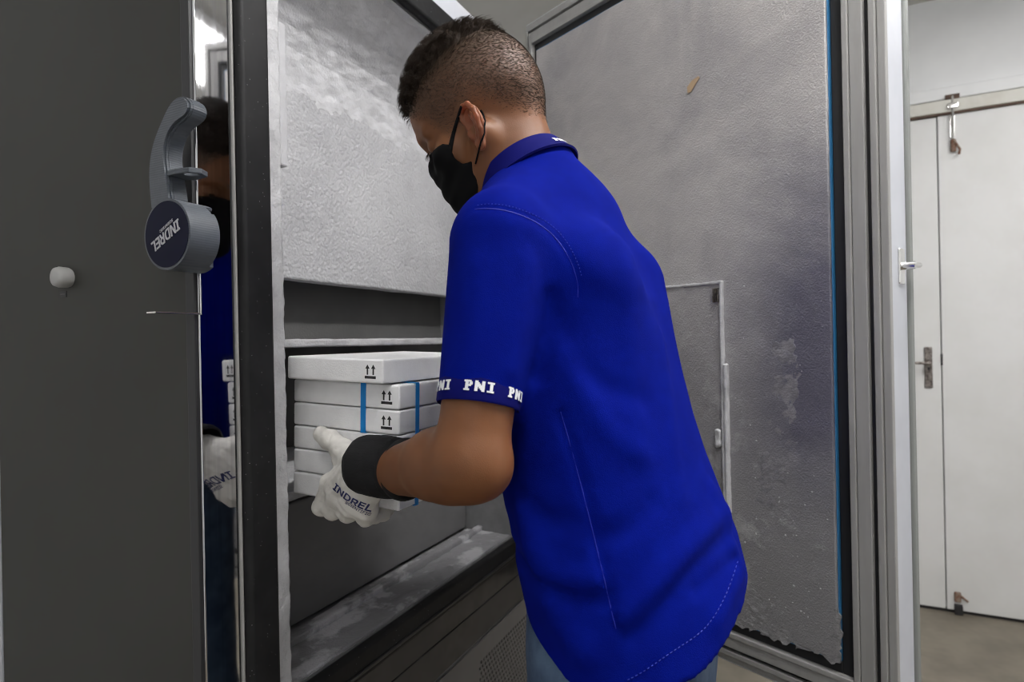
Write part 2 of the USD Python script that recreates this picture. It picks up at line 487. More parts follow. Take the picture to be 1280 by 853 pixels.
def door_frost():
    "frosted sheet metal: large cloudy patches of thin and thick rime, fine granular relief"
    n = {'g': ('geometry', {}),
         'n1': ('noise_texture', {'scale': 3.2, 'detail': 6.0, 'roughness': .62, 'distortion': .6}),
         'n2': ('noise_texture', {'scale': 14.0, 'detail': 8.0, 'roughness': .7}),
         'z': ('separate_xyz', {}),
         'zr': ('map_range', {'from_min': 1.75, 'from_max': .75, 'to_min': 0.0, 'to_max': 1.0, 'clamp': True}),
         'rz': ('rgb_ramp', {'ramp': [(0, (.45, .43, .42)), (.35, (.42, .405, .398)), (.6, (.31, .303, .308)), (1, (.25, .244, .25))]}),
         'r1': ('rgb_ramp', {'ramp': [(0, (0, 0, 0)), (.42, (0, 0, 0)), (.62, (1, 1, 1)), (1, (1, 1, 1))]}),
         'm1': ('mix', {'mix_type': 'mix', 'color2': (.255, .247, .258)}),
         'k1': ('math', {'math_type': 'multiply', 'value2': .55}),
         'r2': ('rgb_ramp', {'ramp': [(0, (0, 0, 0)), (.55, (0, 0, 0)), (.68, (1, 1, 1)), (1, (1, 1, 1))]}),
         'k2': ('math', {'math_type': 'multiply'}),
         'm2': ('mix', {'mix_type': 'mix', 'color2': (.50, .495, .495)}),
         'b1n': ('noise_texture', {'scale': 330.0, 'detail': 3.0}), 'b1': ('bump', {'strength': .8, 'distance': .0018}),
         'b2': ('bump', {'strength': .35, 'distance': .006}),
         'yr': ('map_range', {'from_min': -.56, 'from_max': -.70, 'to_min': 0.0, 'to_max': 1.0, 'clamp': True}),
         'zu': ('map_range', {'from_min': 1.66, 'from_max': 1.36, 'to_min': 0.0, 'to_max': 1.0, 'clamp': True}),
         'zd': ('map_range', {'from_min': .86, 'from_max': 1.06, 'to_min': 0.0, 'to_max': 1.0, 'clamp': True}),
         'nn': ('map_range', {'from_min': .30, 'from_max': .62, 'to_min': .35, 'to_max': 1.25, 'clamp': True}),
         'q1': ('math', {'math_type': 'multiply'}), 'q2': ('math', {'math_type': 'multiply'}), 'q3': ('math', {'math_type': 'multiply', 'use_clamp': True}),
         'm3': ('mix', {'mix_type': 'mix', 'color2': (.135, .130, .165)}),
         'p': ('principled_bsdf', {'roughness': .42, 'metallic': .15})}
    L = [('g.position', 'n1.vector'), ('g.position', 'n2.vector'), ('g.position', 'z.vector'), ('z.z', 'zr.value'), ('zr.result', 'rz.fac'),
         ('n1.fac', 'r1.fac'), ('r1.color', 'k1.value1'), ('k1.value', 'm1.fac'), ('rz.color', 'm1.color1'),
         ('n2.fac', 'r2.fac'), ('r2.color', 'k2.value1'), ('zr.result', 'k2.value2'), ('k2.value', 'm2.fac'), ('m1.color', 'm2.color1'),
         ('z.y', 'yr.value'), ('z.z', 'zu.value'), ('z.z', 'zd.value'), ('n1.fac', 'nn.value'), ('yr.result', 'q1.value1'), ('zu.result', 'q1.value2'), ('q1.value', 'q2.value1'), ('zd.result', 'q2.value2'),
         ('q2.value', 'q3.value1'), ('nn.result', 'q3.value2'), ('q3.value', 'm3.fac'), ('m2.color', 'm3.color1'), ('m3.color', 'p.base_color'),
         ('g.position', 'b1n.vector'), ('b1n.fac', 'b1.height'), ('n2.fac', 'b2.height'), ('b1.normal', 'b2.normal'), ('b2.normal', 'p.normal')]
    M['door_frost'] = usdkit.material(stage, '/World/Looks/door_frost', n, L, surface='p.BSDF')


door_frost()

# ------------------------------------------------------------------ the room
XF, YB, XN, YN, ZC = 1.83, 0.98, -2.7, -2.75, 2.75          # wall planes and ceiling height
obj('floor', bx((XN - .1, YN - .1, -.1), (XF + .1, YB + .1, 0)), 'floor_vinyl', kind='structure')
obj('ceiling', bx((XN - .1, YN - .1, ZC), (XF + .1, YB + .1, ZC + .1)), 'ceiling_paint', kind='structure')
obj('wall_far', bx((XF, YN - .1, 0), (XF + .1, YB + .1, ZC)), 'wall_paint', kind='structure')
obj('wall_back', bx((XN, YB, 0), (XF, YB + .1, ZC)), 'wall_paint', kind='structure')
obj('wall_near', bx((XN - .1, YN - .1, 0), (XN, YB + .1, ZC)), 'wall_paint', kind='structure')
obj('wall_right', bx((XN, YN - .1, 0), (XF, YN, ZC)), 'wall_paint', kind='structure')

YS = -1.266
d = thing('door_1', 'white double door with a lever handle and bolts, in the far wall', kind='structure')
leaf = obj('door_leaf', bx((XF - .032, YS + .002, .016), (XF + .0, YS + .82, 2.212), .003), 'door_paint', d)
leaf2 = obj('door_leaf', bx((XF - .034, YS - .84, .016), (XF + .0, YS - .002, 2.214), .003), 'door_paint', d)
obj('lintel', bx((XF - .052, YS - .90, 2.222), (XF, YS + .88, 2.276), .003), 'lintel_paint', d)
obj('head_trim', bx((XF - .044, YS - .90, 2.281), (XF, YS + .88, 2.335), .004), 'wall_paint', d)
obj('brown_strip', bx((XF - .046, YS - .90, 2.2135), (XF, YS + .88, 2.2215)), 'dark_brown', d, label='dark brown strip standing in for the shadow under the lintel')  # strip coloured as the shadow line that falls below the lintel
obj('brown_strip', bx((XF - .030, YS - .90, 2.276), (XF, YS + .88, 2.281)), 'dark_brown', d)
obj('threshold', bx((XF - .020, YS - .90, 0), (XF, YS + .88, .014)), 'black_trim', d)  # black strip in place of the shaded gap under the door leaves
obj('jamb', bx((XF - .045, YS - .90, 0), (XF, YS - .845, 2.22), .003), 'lintel_paint', d)
obj('jamb', bx((XF - .045, YS + .825, 0), (XF, YS + .88, 2.22), .003), 'lintel_paint', d)
# lever handle on the left leaf
h = hit(1160.5, 459.5, 0, XF - .035)
hp = obj('handle_plate', bx((XF - .040, h[1] - .015, h[2] - .092), (XF - .031, h[1] + .015, h[2] + .092), .003), 'worn_steel', leaf, label='worn dark steel handle plate')
e = h + [-.045, 0, .02]
obj('lever', cat_([tube([h + [0, 0, .02], e], .008, 10), tube([e, e + [0, .03, .001], e + [0, .098, .004]], [.0075, .0065, .006], 10)]), 'worn_steel', leaf, smooth=40)
obj('keyhole', bx((XF - .0415, h[1] - .004, h[2] - .012), (XF - .0395, h[1] + .005, h[2] + .002), .0008), 'black_label', leaf)
obj('strike_slot', bx((XF - .036, YS - .004, h[2] + .01), (XF - .0335, YS + .003, h[2] + .06)), 'black_label', leaf2)
# bolts on the right leaf
t = hit(1190, 168, 0, XF - .034)
obj('bolt_notch', bx((XF - .0535, t[1] - .026, 2.276), (XF - .046, t[1] + .026, 2.296)), 'dark_brown', d)
obj('top_bolt', cat_([bx((XF - .044, t[1] - .010, 2.11), (XF - .033, t[1] + .010, 2.205), .003), tube([(XF - .05, t[1], 2.10), (XF - .05, t[1], 2.29)], .006, 8),
                      bx((XF - .066, t[1] - .02, 2.232), (XF - .05, t[1] + .02, 2.256), .004)]), 'chrome', leaf2, smooth=40)
obj('bolt_knob', cat_([bx((XF - .052, t[1] - .012, 2.045), (XF - .034, t[1] + .008, 2.10), .005), tube([(XF - .05, t[1] - .005, 2.09), (XF - .052, t[1] - .024, 2.05), (XF - .05, t[1] - .02, 2.03)], .005, 8)]), 'rust', leaf2, smooth=40)
b = hit(1197, 742, 0, XF - .034)
obj('bottom_bolt', cat_([bx((XF - .048, b[1] - .012, .055), (XF - .033, b[1] + .014, .10), .006), tube([(XF - .045, b[1] - .01, .085), (XF - .05, b[1] - .034, .066)], .005, 8)]), 'rust', leaf2, smooth=40)
obj('bolt_shoe', bx((XF - .05, b[1] - .016, .002), (XF - .033, b[1] + .014, .045), .003), 'black_trim', leaf2)

# ceiling lamps: long white fixtures with a glowing diffuser


def lamp(label, cx, cy, lx, ly, glow):
    t = thing('ceiling_lamp', label, 'ceiling lamp', (cx, cy, ZC))
    obj('housing', bx((cx - lx / 2, cy - ly / 2, ZC - .05), (cx + lx / 2, cy + ly / 2, ZC), .006), 'lamp_white', t)
    obj('diffuser', bx((cx - lx / 2 + .02, cy - ly / 2 + .02, ZC - .066), (cx + lx / 2 - .02, cy + ly / 2 - .02, ZC - .0495), .006), glow, t)


lamp('long white ceiling lamp over the space in front of the freezer', -.70, -1.04, 1.3, .15, 'lamp_glow')
lamp('long white ceiling lamp towards the white double door', .30, -1.97, 1.3, .56, 'lamp_glow_far')
lamp('unseen ceiling lamp added to brighten the faces towards the camera', -2.05, -.75, 1.1, .26, 'lamp_glow_added')  # unseen lamp added to brighten box and glove faces the others miss

# ------------------------------------------------------------------ the freezer
FZ = thing('freezer', 'tall grey upright freezer with its door open and frost all over the inside', 'freezer', (-.39, 0, 0))
X0, X1 = -.765, 0.0            # opening
Z0, Z1 = .73, 1.92
XL, XR, ZT, DEP = -.909, .135, 2.04, .78
YI = .14                       # plane of the inner doors
body = man(bx((XL + .004, .002, .06), (XR - .004, DEP, ZT - .004))) - man(bx((X0, -.1, Z0), (X1, .62, Z1))) - man(bx((XL + .05, .03, .02), (XR - .05, .7, .60)))
obj('liner', body, 'frost_liner', FZ)
obj('side_panel', bx((XL, .014, .06), (XL + .004, .492, ZT), .0015), 'side_grey', FZ)
obj('side_trim', bx((XL - .002, .494, .06), (XL + .004, DEP, ZT), .0015), 'pale_paint', FZ, label='pale blue-grey rear strip of the freezer side')
obj('side_panel', bx((XR - .004, .0, .06), (XR, DEP, ZT), .0015), 'side_grey', FZ)
obj('top_panel', bx((XL, .0, ZT - .004), (XR, DEP, ZT), .001), 'pale_paint', FZ)
obj('corner_trim', bx((XL - .0015, -.001, .06), (XL + .004, .0155, ZT), .001), 'black_trim', FZ, label='black corner trim')
for nm, lo, hi in (('steel_strip', (-.906, -.004, .06), (-.851, .003, ZT)), ('steel_strip', (.085, -.004, .06), (XR - .001, .003, ZT)),
                   ('steel_strip', (-.851, -.003, .618), (.085, .003, .675)), ('steel_strip', (-.851, -.003, 1.976), (.085, .003, ZT - .003))):
    obj(nm, bx(lo, hi, .0022, 3), 'polished_steel' if hi[2] - lo[2] > 1 else ('pale_paint' if lo[2] > 1.9 else 'dark_steel'), FZ, smooth=35)  # top strip: pale colour stands in for the bright wall steel would reflect
obj('seal_bead', bx((-.852, -.007, .62), (-.848, .002, ZT - .01), .0018), 'profile_grey', FZ)


def gask(lo, hi):
    return bx(lo, hi, .008, 4)


obj('gasket', gask((-.848, -.019, .675), (-.796, .002, 1.975)), 'rubber', FZ, smooth=35)
obj('gasket', gask((.03, -.019, .675), (.084, .002, 1.975)), 'rubber', FZ, smooth=35)
obj('gasket', gask((-.80, -.019, .676), (.034, .002, .729)), 'rubber', FZ, smooth=35)
obj('gasket', gask((-.80, -.019, 1.921), (.034, .002, 1.974)), 'rubber', FZ, smooth=35)
obj('gasket_ridge', bx((-.80, -.023, .688), (.03, -.017, .694), .002), 'dark_steel', FZ)
obj('frost_rim', rough(bx((-.797, -.006, .74), (-.7655, .03, 1.915), .004), .006, .0022, 60, 3), 'frost_white', FZ, smooth=True)
obj('frost_rim', rough(bx((.0005, -.006, .74), (.031, .03, 1.915), .004), .012, .0022, 60, 4), 'frost_white', FZ, smooth=True)
# inner doors, shelves
idoor = obj('inner_door', rough(bx((X0 + .004, YI, 1.372), (X1 - .003, YI + .03, 1.917), .004), .008, .0012, 30, 5), 'frost_door', FZ, smooth=40, label='closed frosted upper inner door')
obj('edge_strip', rough(bx((hit(349, 100, 1, YI - .03)[0], YI - .030, 1.566), (hit(358.5, 100, 1, YI - .03)[0], YI + .002, 1.90), .003), .008, .0006, 50, 6), 'frost_strip', idoor, smooth=40)
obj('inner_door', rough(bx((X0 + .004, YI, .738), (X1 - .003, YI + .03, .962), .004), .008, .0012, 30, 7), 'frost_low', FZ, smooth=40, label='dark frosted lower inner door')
obj('shelf', rough(bx((X0 + .002, YI + .002, 1.246), (X1 - .002, .615, 1.261), .003), .012, .0022, 70, 8), 'frost_white', FZ, smooth=True)
obj('shelf', rough(bx((X0 + .002, YI - .002, .966), (X1 - .002, .615, .984), .003), .012, .0024, 70, 9), 'frost_white', FZ, smooth=True)
sill = bx((X0 + .003, .004, Z0 - .002), (X1 - .003, YI - .002, Z0 + .005), .002)
obj('sill_frost', rough(sill, .007, .0035, 38, 10, -.05), 'frost_sill', FZ, smooth=True, label='patchy white frost on the sill')
obj('sill_rail', rough(bx((X0 + .003, .088, Z0 + .002), (X1 - .003, .104, Z0 + .018), .004), .008, .0025, 45, 11), 'frost_sill', FZ, smooth=True)
obj('ceiling_frost', rough(bx((X0 + .003, .004, Z1 - .006), (X1 - .003, YI - .002, Z1 + .001), .002), .009, .003, 30, 12), 'frost_bright', FZ, smooth=True)
fil = Polygon([(YI + .003, Z1 - .002), (.012, Z1 - .002), (.035, Z1 - .020), (.075, Z1 - .058), (.108, Z1 - .098), (.124, Z1 - .128), (.1365, Z1 - .175), (YI + .004, Z1 - .225)])  # frost bank, its slant made up to catch light over a shadow band
obj('ice_fillet', rough(prism(fil, X1 - X0 - .006, (X0 + .003, 0, 0), (0, 1, 0), (0, 0, 1)), .009, .0035, 40, 13), 'frost_bright', FZ, smooth=True, label='bank of frost shaped to catch light above the upper inner door')
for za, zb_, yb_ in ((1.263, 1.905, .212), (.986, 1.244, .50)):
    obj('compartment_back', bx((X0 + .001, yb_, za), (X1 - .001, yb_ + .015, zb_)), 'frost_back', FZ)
# machine compartment
obj('lower_panel', bx((XL + .004, -.004, .545), (XR - .004, .003, .617), .002), 'dark_steel', FZ)
W, H = XR - XL - .01, .455
plate = sbox(0, 0, W, H)
cells = []
for j in range(30):
    for i in range(22):
        x = W - .33 + i * .0135 + (j % 2) * .0065; z = .03 + j * .0128
        cells.append(sbox(x, z, x + .0068, z + .0085))
plate = plate.difference(unary_union(cells))
obj('grille', prism(plate, .004, (XL + .005, -.001, .082), (1, 0, 0), (0, 0, 1)), 'grille_paint', FZ, label='dark grey machine cover with rows of small vent slots')
obj('grille_backing', bx((XL + .01, .005, .09), (XR - .01, .009, .53)), 'black_trim', FZ)  # unseen black sheet added so the vent slots read dark
for x in (XL + .09, XR - .09):
    for y in (.09, DEP - .09):
        obj('foot', lathe([(0, 0), (.022, 0), (.022, .012), (.01, .02), (.01, .075), (0, .075)], (x, y, 0), (0, 0, 1), 16), 'black_trim', FZ, smooth=40)
# button and its label on the side
k = hit(74, 347, 0, XL - .012)
kb = obj('button', lathe([(0, 0), (.0135, 0), (.0150, .003), (.0155, .014), (.0135, .0195), (.009, .0215), (0, .0218)], (XL, k[1] - .004, k[2]), (-1, 0, 0), 32), 'knob_white', FZ, smooth=50, label='white round push button')
k = hit(79.5, 368, 0, XL)
obj('button_label', bx((XL - .0008, k[1] - .0085, k[2] - .0045), (XL + .001, k[1] + .0085, k[2] + .0045)), 'black_label', FZ, label='small black label under the button')
obj('label_line', bx((XL - .0011, k[1] - .0065, k[2] - .0006), (XL - .0005, k[1] + .0065, k[2] + .0006)), 'grille_paint', FZ)
# L-shaped metal tab
zt = 1.293
obj('tab', cat_([bx((-.966, -.007, zt - .0012), (-.903, .010, zt + .0012), .001), bx((-.906, -.0075, zt - .001), (-.9035, -.0035, zt + .055), .0009)]), 'chrome', FZ, label='thin bent steel tab at the corner')
# latch lever
XFACE = -.950
hc = hit(208.5, 293, 0, XFACE); hr = .0435
hub = m3.Manifold.cylinder(.046, hr, hr, 72)
hub = hub - m3.Manifold.cube([.03, .014, .02], True).rotate([0, 0, -40]).translate([.034, -.030, .046]) - m3.Manifold.cube([.1, .06, .012], True).translate([.0, -.052, .046])
hm = hub.to_mesh(); hv = hm.vert_properties[:, :3]
hubm = trimesh.Trimesh(np.c_[XFACE + hv[:, 2], hc[1] + hv[:, 1], hc[2] + hv[:, 0]], hm.tri_verts, process=False)
if hubm.volume < 0:
    hubm.invert()
lpix = [(188, 262), (186, 240), (185, 215), (190, 180), (202, 148), (214, 126), (224, 119), (231, 121), (236, 129), (234, 141), (222, 152), (212, 164), (206, 182), (206, 205), (209, 225), (212, 262)]
lp = np.array([hit(u, v, 0, XFACE + .004)[1:] for u, v in lpix])
lp = spline(np.vstack([lp, lp[:1]]), 64)[:-1]
lpoly = Polygon(lp).buffer(0)
lay = []
for dx, ins in ((0, .004), (.003, .0012), (.006, 0), (.020, 0), (.024, .0015), (.026, .004)):
    lay.append((dx, ins))
lev = None
slabs = []
for (a, ia), (b_, ib) in zip(lay[:-1], lay[1:]):
    q = lpoly.buffer(-max(min(ia, ib), 0.0) if False else -(ia + ib) / 2)
    slabs.append(prism(q if q.geom_type == 'Polygon' else max(q.geoms, key=lambda g: g.area), b_ - a, (XFACE + .004 + a, 0, 0), (0, 1, 0), (0, 0, 1)))
lv = obj('latch_lever', cat_(slabs), 'lever_grey', FZ, smooth=25, label='grey plastic latch lever with a curved grip')
obj('hub', hubm, 'lever_grey', lv, smooth=35)
pc = hit(216, 215, 0, XFACE + .012)
ring = Polygon([(.0, .006), (.018, .006), (.026, -.004), (.024, -.030), (.012, -.036), (.002, -.030), (-.001, -.01)]).buffer(.002).difference(LineString([(.008, -.022), (.010, -.026)]).buffer(.0065))
obj('padlock_plate', prism(ring, .006, (XFACE + .008, pc[1] - .004, pc[2] - .006), (1, 0, 0), (0, 1, 0)), 'lever_grey', lv)
disc = lathe([(0, 0), (.0405, 0), (.0405, .0007), (0, .0007)], (XFACE, hc[1], hc[2]), (-1, 0, 0), 72)
obj('badge', disc, 'navy', lv, label='round navy badge with silver lettering')
ang = math.radians(206)          # the lettering stands upside down while the lever is up
ex = np.array([0, -math.cos(ang), math.sin(ang)]); ey = np.array([0, -math.sin(ang), -math.cos(ang)]) * -1
ey = np.cross(np.array([-1.0, 0, 0]), ex)
for s, hgt, dx, dy, st, dep in (('INDREL', .0125, 0, 0, 1.0, .0008), ('SCIENTIFIC', .0034, -.006, -.0105, 1.0, .0006)):
    tm = print_text(s, hgt, .25, st, hgt > .01, dep)
    w = np.ptp(tm.vertices[:, 0])
    if hgt > .01:
        tm.vertices[:, 0] *= .058 / w
    o = np.array([XFACE - .0007, hc[1], hc[2] - .002]) + ex * dx + ey * dy
    tm.vertices = o + tm.vertices[:, :1] * ex + tm.vertices[:, 1:2] * ey + tm.vertices[:, 2:] * np.array([-1.0, 0, 0])
    obj('lettering', tm, 'silver_print', lv, label=f'silver lettering {s}')

# ---- the open door, hinged at the far side
HG = np.array([.09, -.022, 0]); DE = np.array([-.409, -.913, 0]); DE /= np.linalg.norm(DE); DW = np.array([-DE[1], DE[0], 0])   # DW points out of the door's inner face, away from the cabinet


def D(s, w, z):
    return HG + DE * s + DW * w + np.array([0, 0, z])


def dmesh(m):
    m = m.copy(); v = m.vertices
    m.vertices = HG + v[:, :1] * DE + v[:, 1:2] * DW + v[:, 2:] * np.array([0, 0, 1.0])
    m.invert() if np.linalg.det(np.array([DE, DW, [0, 0, 1.0]])) < 0 else None
    return m


def frame(s0, s1, z0, z1, wd, w0, w1, ws=None, r=.0015):
    "four bars round a rectangle (s0..s1, z0..z1), each wd wide (ws on the hinge side)"
    ws = wd if ws is None else ws
    bars = [bx((s1, w0, z0 - wd), (s1 + wd, w1, z1 + wd), r), bx((s0 - ws, w0, z0 - wd), (s0, w1, z1 + wd), r), bx((s0, w0, z0 - wd), (s1, w1, z0), r), bx((s0, w0, z1), (s1, w1, z1 + wd), r)]
    return dmesh(cat_(bars))


def pix_s(u, v, w):
    "(s, z) of the door plane w under a pixel"
    r = ray(u, v); n = DW; k = ((HG + DW * w - CAM) @ n) / (r @ n)
    p = CAM + r * k
    return (p - HG) @ DE, p[2]


PS0, PS1, PZ0, PZ1 = .062, .803, .683, 2.032
dr = obj('door', dmesh(bx((.004, .006, .586), (.890, .082, 2.13), .003)), 'pale_paint', FZ, label='open freezer door, its frosted inside towards the person')
obj('door_skin', dmesh(bx((-.0, .082, .58), (.895, .100, 2.135), .003)), 'skin_grey', dr)
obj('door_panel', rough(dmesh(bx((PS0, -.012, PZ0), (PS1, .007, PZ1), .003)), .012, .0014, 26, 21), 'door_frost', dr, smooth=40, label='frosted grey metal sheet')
obj('film_edge', frame(PS0, PS1, PZ0, PZ1, .0024, -.009, .008), 'blue_film', dr, label='thin blue edge of protective film')
obj('door_gasket', frame(PS0 - .003, PS1 + .003, PZ0 - .003, PZ1 + .003, .0215, -.002, .008, .012), 'black_gasket', dr)
s1, z0, z1 = PS1 + .0245, PZ0 - .0245, PZ1 + .0245
obj('inner_profile', frame(PS0 - .016, s1, z0, z1, .010, -.014, .008, .006), 'profile_grey', dr)
obj('inner_profile', frame(PS0 - .022, s1 + .0105, z0 - .0105, z1 + .0105, .0215, -.011, .008, .008), 'profile_grey', dr)
obj('groove', frame(PS0 - .030, s1 + .032, z0 - .032, z1 + .032, .008, -.001, .008, .006), 'black_gasket', dr)
obj('outer_profile', frame(PS0 - .036, s1 + .040, z0 - .040, z1 + .040, .0105, -.010, .008, .006), 'profile_grey', dr)
obj('outer_profile', frame(PS0 - .042, s1 + .051, z0 - .051, z1 + .051, .0125, -.004, .008, .006), 'profile_grey', dr)
# flat pocket panel on the door with its rim of ice
ps, pz = pix_s(903, 351, -.016); ps2, pz2 = pix_s(908, 634, -.016)
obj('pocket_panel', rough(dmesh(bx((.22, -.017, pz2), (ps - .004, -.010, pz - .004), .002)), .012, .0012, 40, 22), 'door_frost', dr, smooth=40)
obj('ice_rim', rough(dmesh(cat_([bx((.22, -.021, pz - .006), (ps, -.011, pz), .002)])), .005, .0018, 80, 23), 'frost_white', dr, smooth=True, label='ridge of white ice along the panel top')
obj('ice_rim', rough(dmesh(bx((ps - .0055, -.022, pz2 - .01), (ps, -.011, pz), .002)), .005, .0012, 80, 24), 'frost_white', dr, smooth=True)
s_, z_ = pix_s(909, 455, -.018)
obj('ice_rim', rough(dmesh(bx((ps + .0005, -.024, pz2 - .012), (ps + .0085, -.011, z_), .003)), .005, .0016, 60, 25), 'frost_white', dr, smooth=True)
s_, z_ = pix_s(895, 369, -.02)
obj('clip', cat_([dmesh(bx((s_ - .007 + i * .005, -.0235, z_ - .014), (s_ - .0045 + i * .005, -.014, z_ + .014), .001)) for i in range(3)]), 'worn_steel', dr, label='small ribbed metal clip')
s_, z_ = pix_s(899, 548, -.02)
obj('ice_lump', rough(dmesh(bx((s_ - .008, -.026, z_ - .018), (s_ + .004, -.012, z_ + .018), .004)), .004, .003, 110, 26), 'frost_white', dr, smooth=True)
rng = np.random.default_rng(5)
# flecks and crusts of ice low on the sheet
crumbs = []
for i in range(170):
    s_ = rng.uniform(.40, .79); z_ = .70 + abs(rng.normal(0, .28))
    if z_ > 1.40:
        continue
    r_ = rng.uniform(.0006, .0016) * (1.4 if rng.random() < .12 else 1)
    b_ = trimesh.creation.icosphere(1, r_); b_.vertices *= rng.uniform(.5, 1.5, 3) * (1, .6, 1); b_.apply_translation((s_, -.0122, z_)); crumbs.append(dmesh(b_))
obj('ice_flecks', cat_(crumbs), 'frost_door', dr, smooth=True, kind='stuff')


def crust(name, outline, seed, mat='frost_crust'):
    "a thin ragged sheet of rime frozen onto the door (outline in door coordinates)"
    o = np.array(outline, float)
    o = np.array(LineString(np.vstack([o, o[:1]])).segmentize(.006).coords)[:-1]
    o = o + (np.stack([fbm(np.c_[o, np.zeros(len(o))] * 90 + k * 9, 3, seed + k) for k in (0, 1)], 1) - .5) * .022
    pg = Polygon(o).buffer(0)
    m = trimesh.creation.extrude_polygon(max(getattr(pg, 'geoms', [pg]), key=lambda g: g.area), .0035, engine='earcut')
    m.vertices = np.c_[m.vertices[:, 0], -.0085 - m.vertices[:, 2], m.vertices[:, 1]]; m = dmesh(m)
    if m.volume < 0:
        m.invert()
    obj(name, rough(m, .008, .0012, 110, seed), mat, dr, smooth=35)


crust('ice_crust', [(.42, .678), (.60, .679), (.72, .679), (.808, .676), (.806, .775), (.790, .74), (.765, .728), (.71, .738), (.66, .755), (.60, .76), (.55, .775), (.48, .745), (.42, .74)], 61)
crust('ice_crust', [(.655, .92), (.70, .93), (.735, 1.05), (.745, 1.20), (.735, 1.24), (.700, 1.235), (.690, 1.10), (.672, 1.02)], 63, 'door_rime')
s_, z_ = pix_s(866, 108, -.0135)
q = Polygon([(-.012, -.011), (-.004, -.010), (.006, .001), (.017, .012), (.014, .016), (-.002, .012), (-.013, .002)])  # tan shape painted on the sheet for a warm lamp reflection
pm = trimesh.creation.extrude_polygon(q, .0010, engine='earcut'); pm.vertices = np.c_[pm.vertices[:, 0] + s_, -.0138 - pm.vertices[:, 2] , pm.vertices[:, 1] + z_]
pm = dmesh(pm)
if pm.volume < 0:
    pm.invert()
obj('tan_patch', pm, 'tan_patch', dr, label='small tan patch painted as a warm lamp reflection high on the frosted sheet')
# lock plate on the door edge
w_ = .050; z_ = 1.363
obj('lock_plate', dmesh(bx((.889, w_ - .012, z_ - .030), (.8935, w_ + .012, z_ + .030), .002)), 'chrome', dr, label='chrome lock plate on the door edge')
obj('lock_stub', cat_([tube([D(.892, w_, z_), D(.912, w_, z_)], .0065, 14), tube([D(.908, w_ - .004, z_), D(.909, w_ + .03, z_ + .002)], .0045, 12)]), 'chrome', dr, smooth=40)


# ------------------------------------------------------------------ the boxes in the person's hands
BX, BY0, BY1, BL = -.724, -.176, .030, .30        # near face, front and back faces, length
BZ, BH = 1.007, .0366
TILT = math.tan(math.radians(2.0))                 # the stack is held a little higher at its far end


def tilt(m):
    m = m.copy(); m.vertices[:, 2] += TILT * (m.vertices[:, 1] - BY0); m.vertices[:, 1] -= TILT * (m.vertices[:, 2] - BZ); return m


def foam_box(i, x0, y0, y1, z, label, marks):
    t = thing('foam_box', label, 'box', (x0 + BL / 2, (y0 + y1) / 2, z))
    obj('box_body', tilt(bx((x0, y0, z + .0007), (x0 + BL, y1, z + BH - .0007), .0035, 3)), 'foam', t, smooth=30)
    if marks:
        ar = []
        for k in (0, 1):
            u = -.0055 + k * .011
            ar.append(Polygon([(u - .0014, -.0045), (u + .0014, -.0045), (u + .0014, .005), (u + .0042, .005), (u, .0115), (u - .0042, .005), (u - .0014, .005)]))
        ar.append(sbox(-.0105, -.0105, .0105, -.0062))
        for nm, g in zip(('arrow_mark', 'arrow_mark', 'bar_mark'), ar):
            g = __import__('shapely').affinity.scale(g, .95, .92, origin=(0, 0))
            obj(nm, tilt(prism(g, .0003, (x0 + .0002, y0 + .0225, z + BH / 2 - .001), (0, -1, 0), (0, 0, 1))), 'ink', t)
    return t


for nm, args in dict(foam=dict(color=(.88, .88, .89), rough=.6, color2=(.84, .84, .85), cscale=40, bump=('cells', 420, .35, .0006), bump2=('noise', 30, .1, .002)),
                     ink=dict(color=(.012, .012, .013), rough=.6),
                     strap_blue=dict(color=(.005, .22, .62), rough=.35),
                     polo=dict(color=(.0006, .0060, .18), rough=.9, color2=(.0005, .0048, .16), cscale=30, bump=('cells', 900, .35, .0005), specular_ior_level=.05),
                     polo_rib=dict(color=(.0006, .0015, .095), rough=.8, bump=('cells', 1100, .3, .0004), specular_ior_level=.12),
                     seam=dict(color=(.0016, .011, .33), rough=.7),
                     white_thread=dict(color=(.72, .73, .76), rough=.7),
                     thread=dict(color=(.012, .03, .36), rough=.7),
                     denim=dict(color=(.022, .045, .095), rough=.85, color2=(.06, .10, .165), cscale=18, cdetail=8, bump=('noise', 700, .5, .0006)),
                     mask_cloth=dict(color=(.004, .004, .0045), rough=.9, bump=('noise', 500, .3, .0005), specular_ior_level=.15),
                     knit_black=dict(color=(.005, .005, .006), rough=.85, bump=('noise', 400, .6, .001), specular_ior_level=.35),
                     leather=dict(color=(.72, .70, .66), rough=.65, color2=(.62, .60, .56), cscale=24, cdetail=6, bump=('noise', 90, .35, .003), bump2=('noise', 500, .25, .0005)),
                     navy_print=dict(color=(.008, .014, .11), rough=.5),
                     shoe=dict(color=(.03, .03, .032), rough=.5),
                     sole=dict(color=(.5, .5, .48), rough=.6),
                     eye_white=dict(color=(.75, .73, .70), rough=.15),
                     iris=dict(color=(.03, .016, .008), rough=.15)).items():
    pbr(nm, **args)

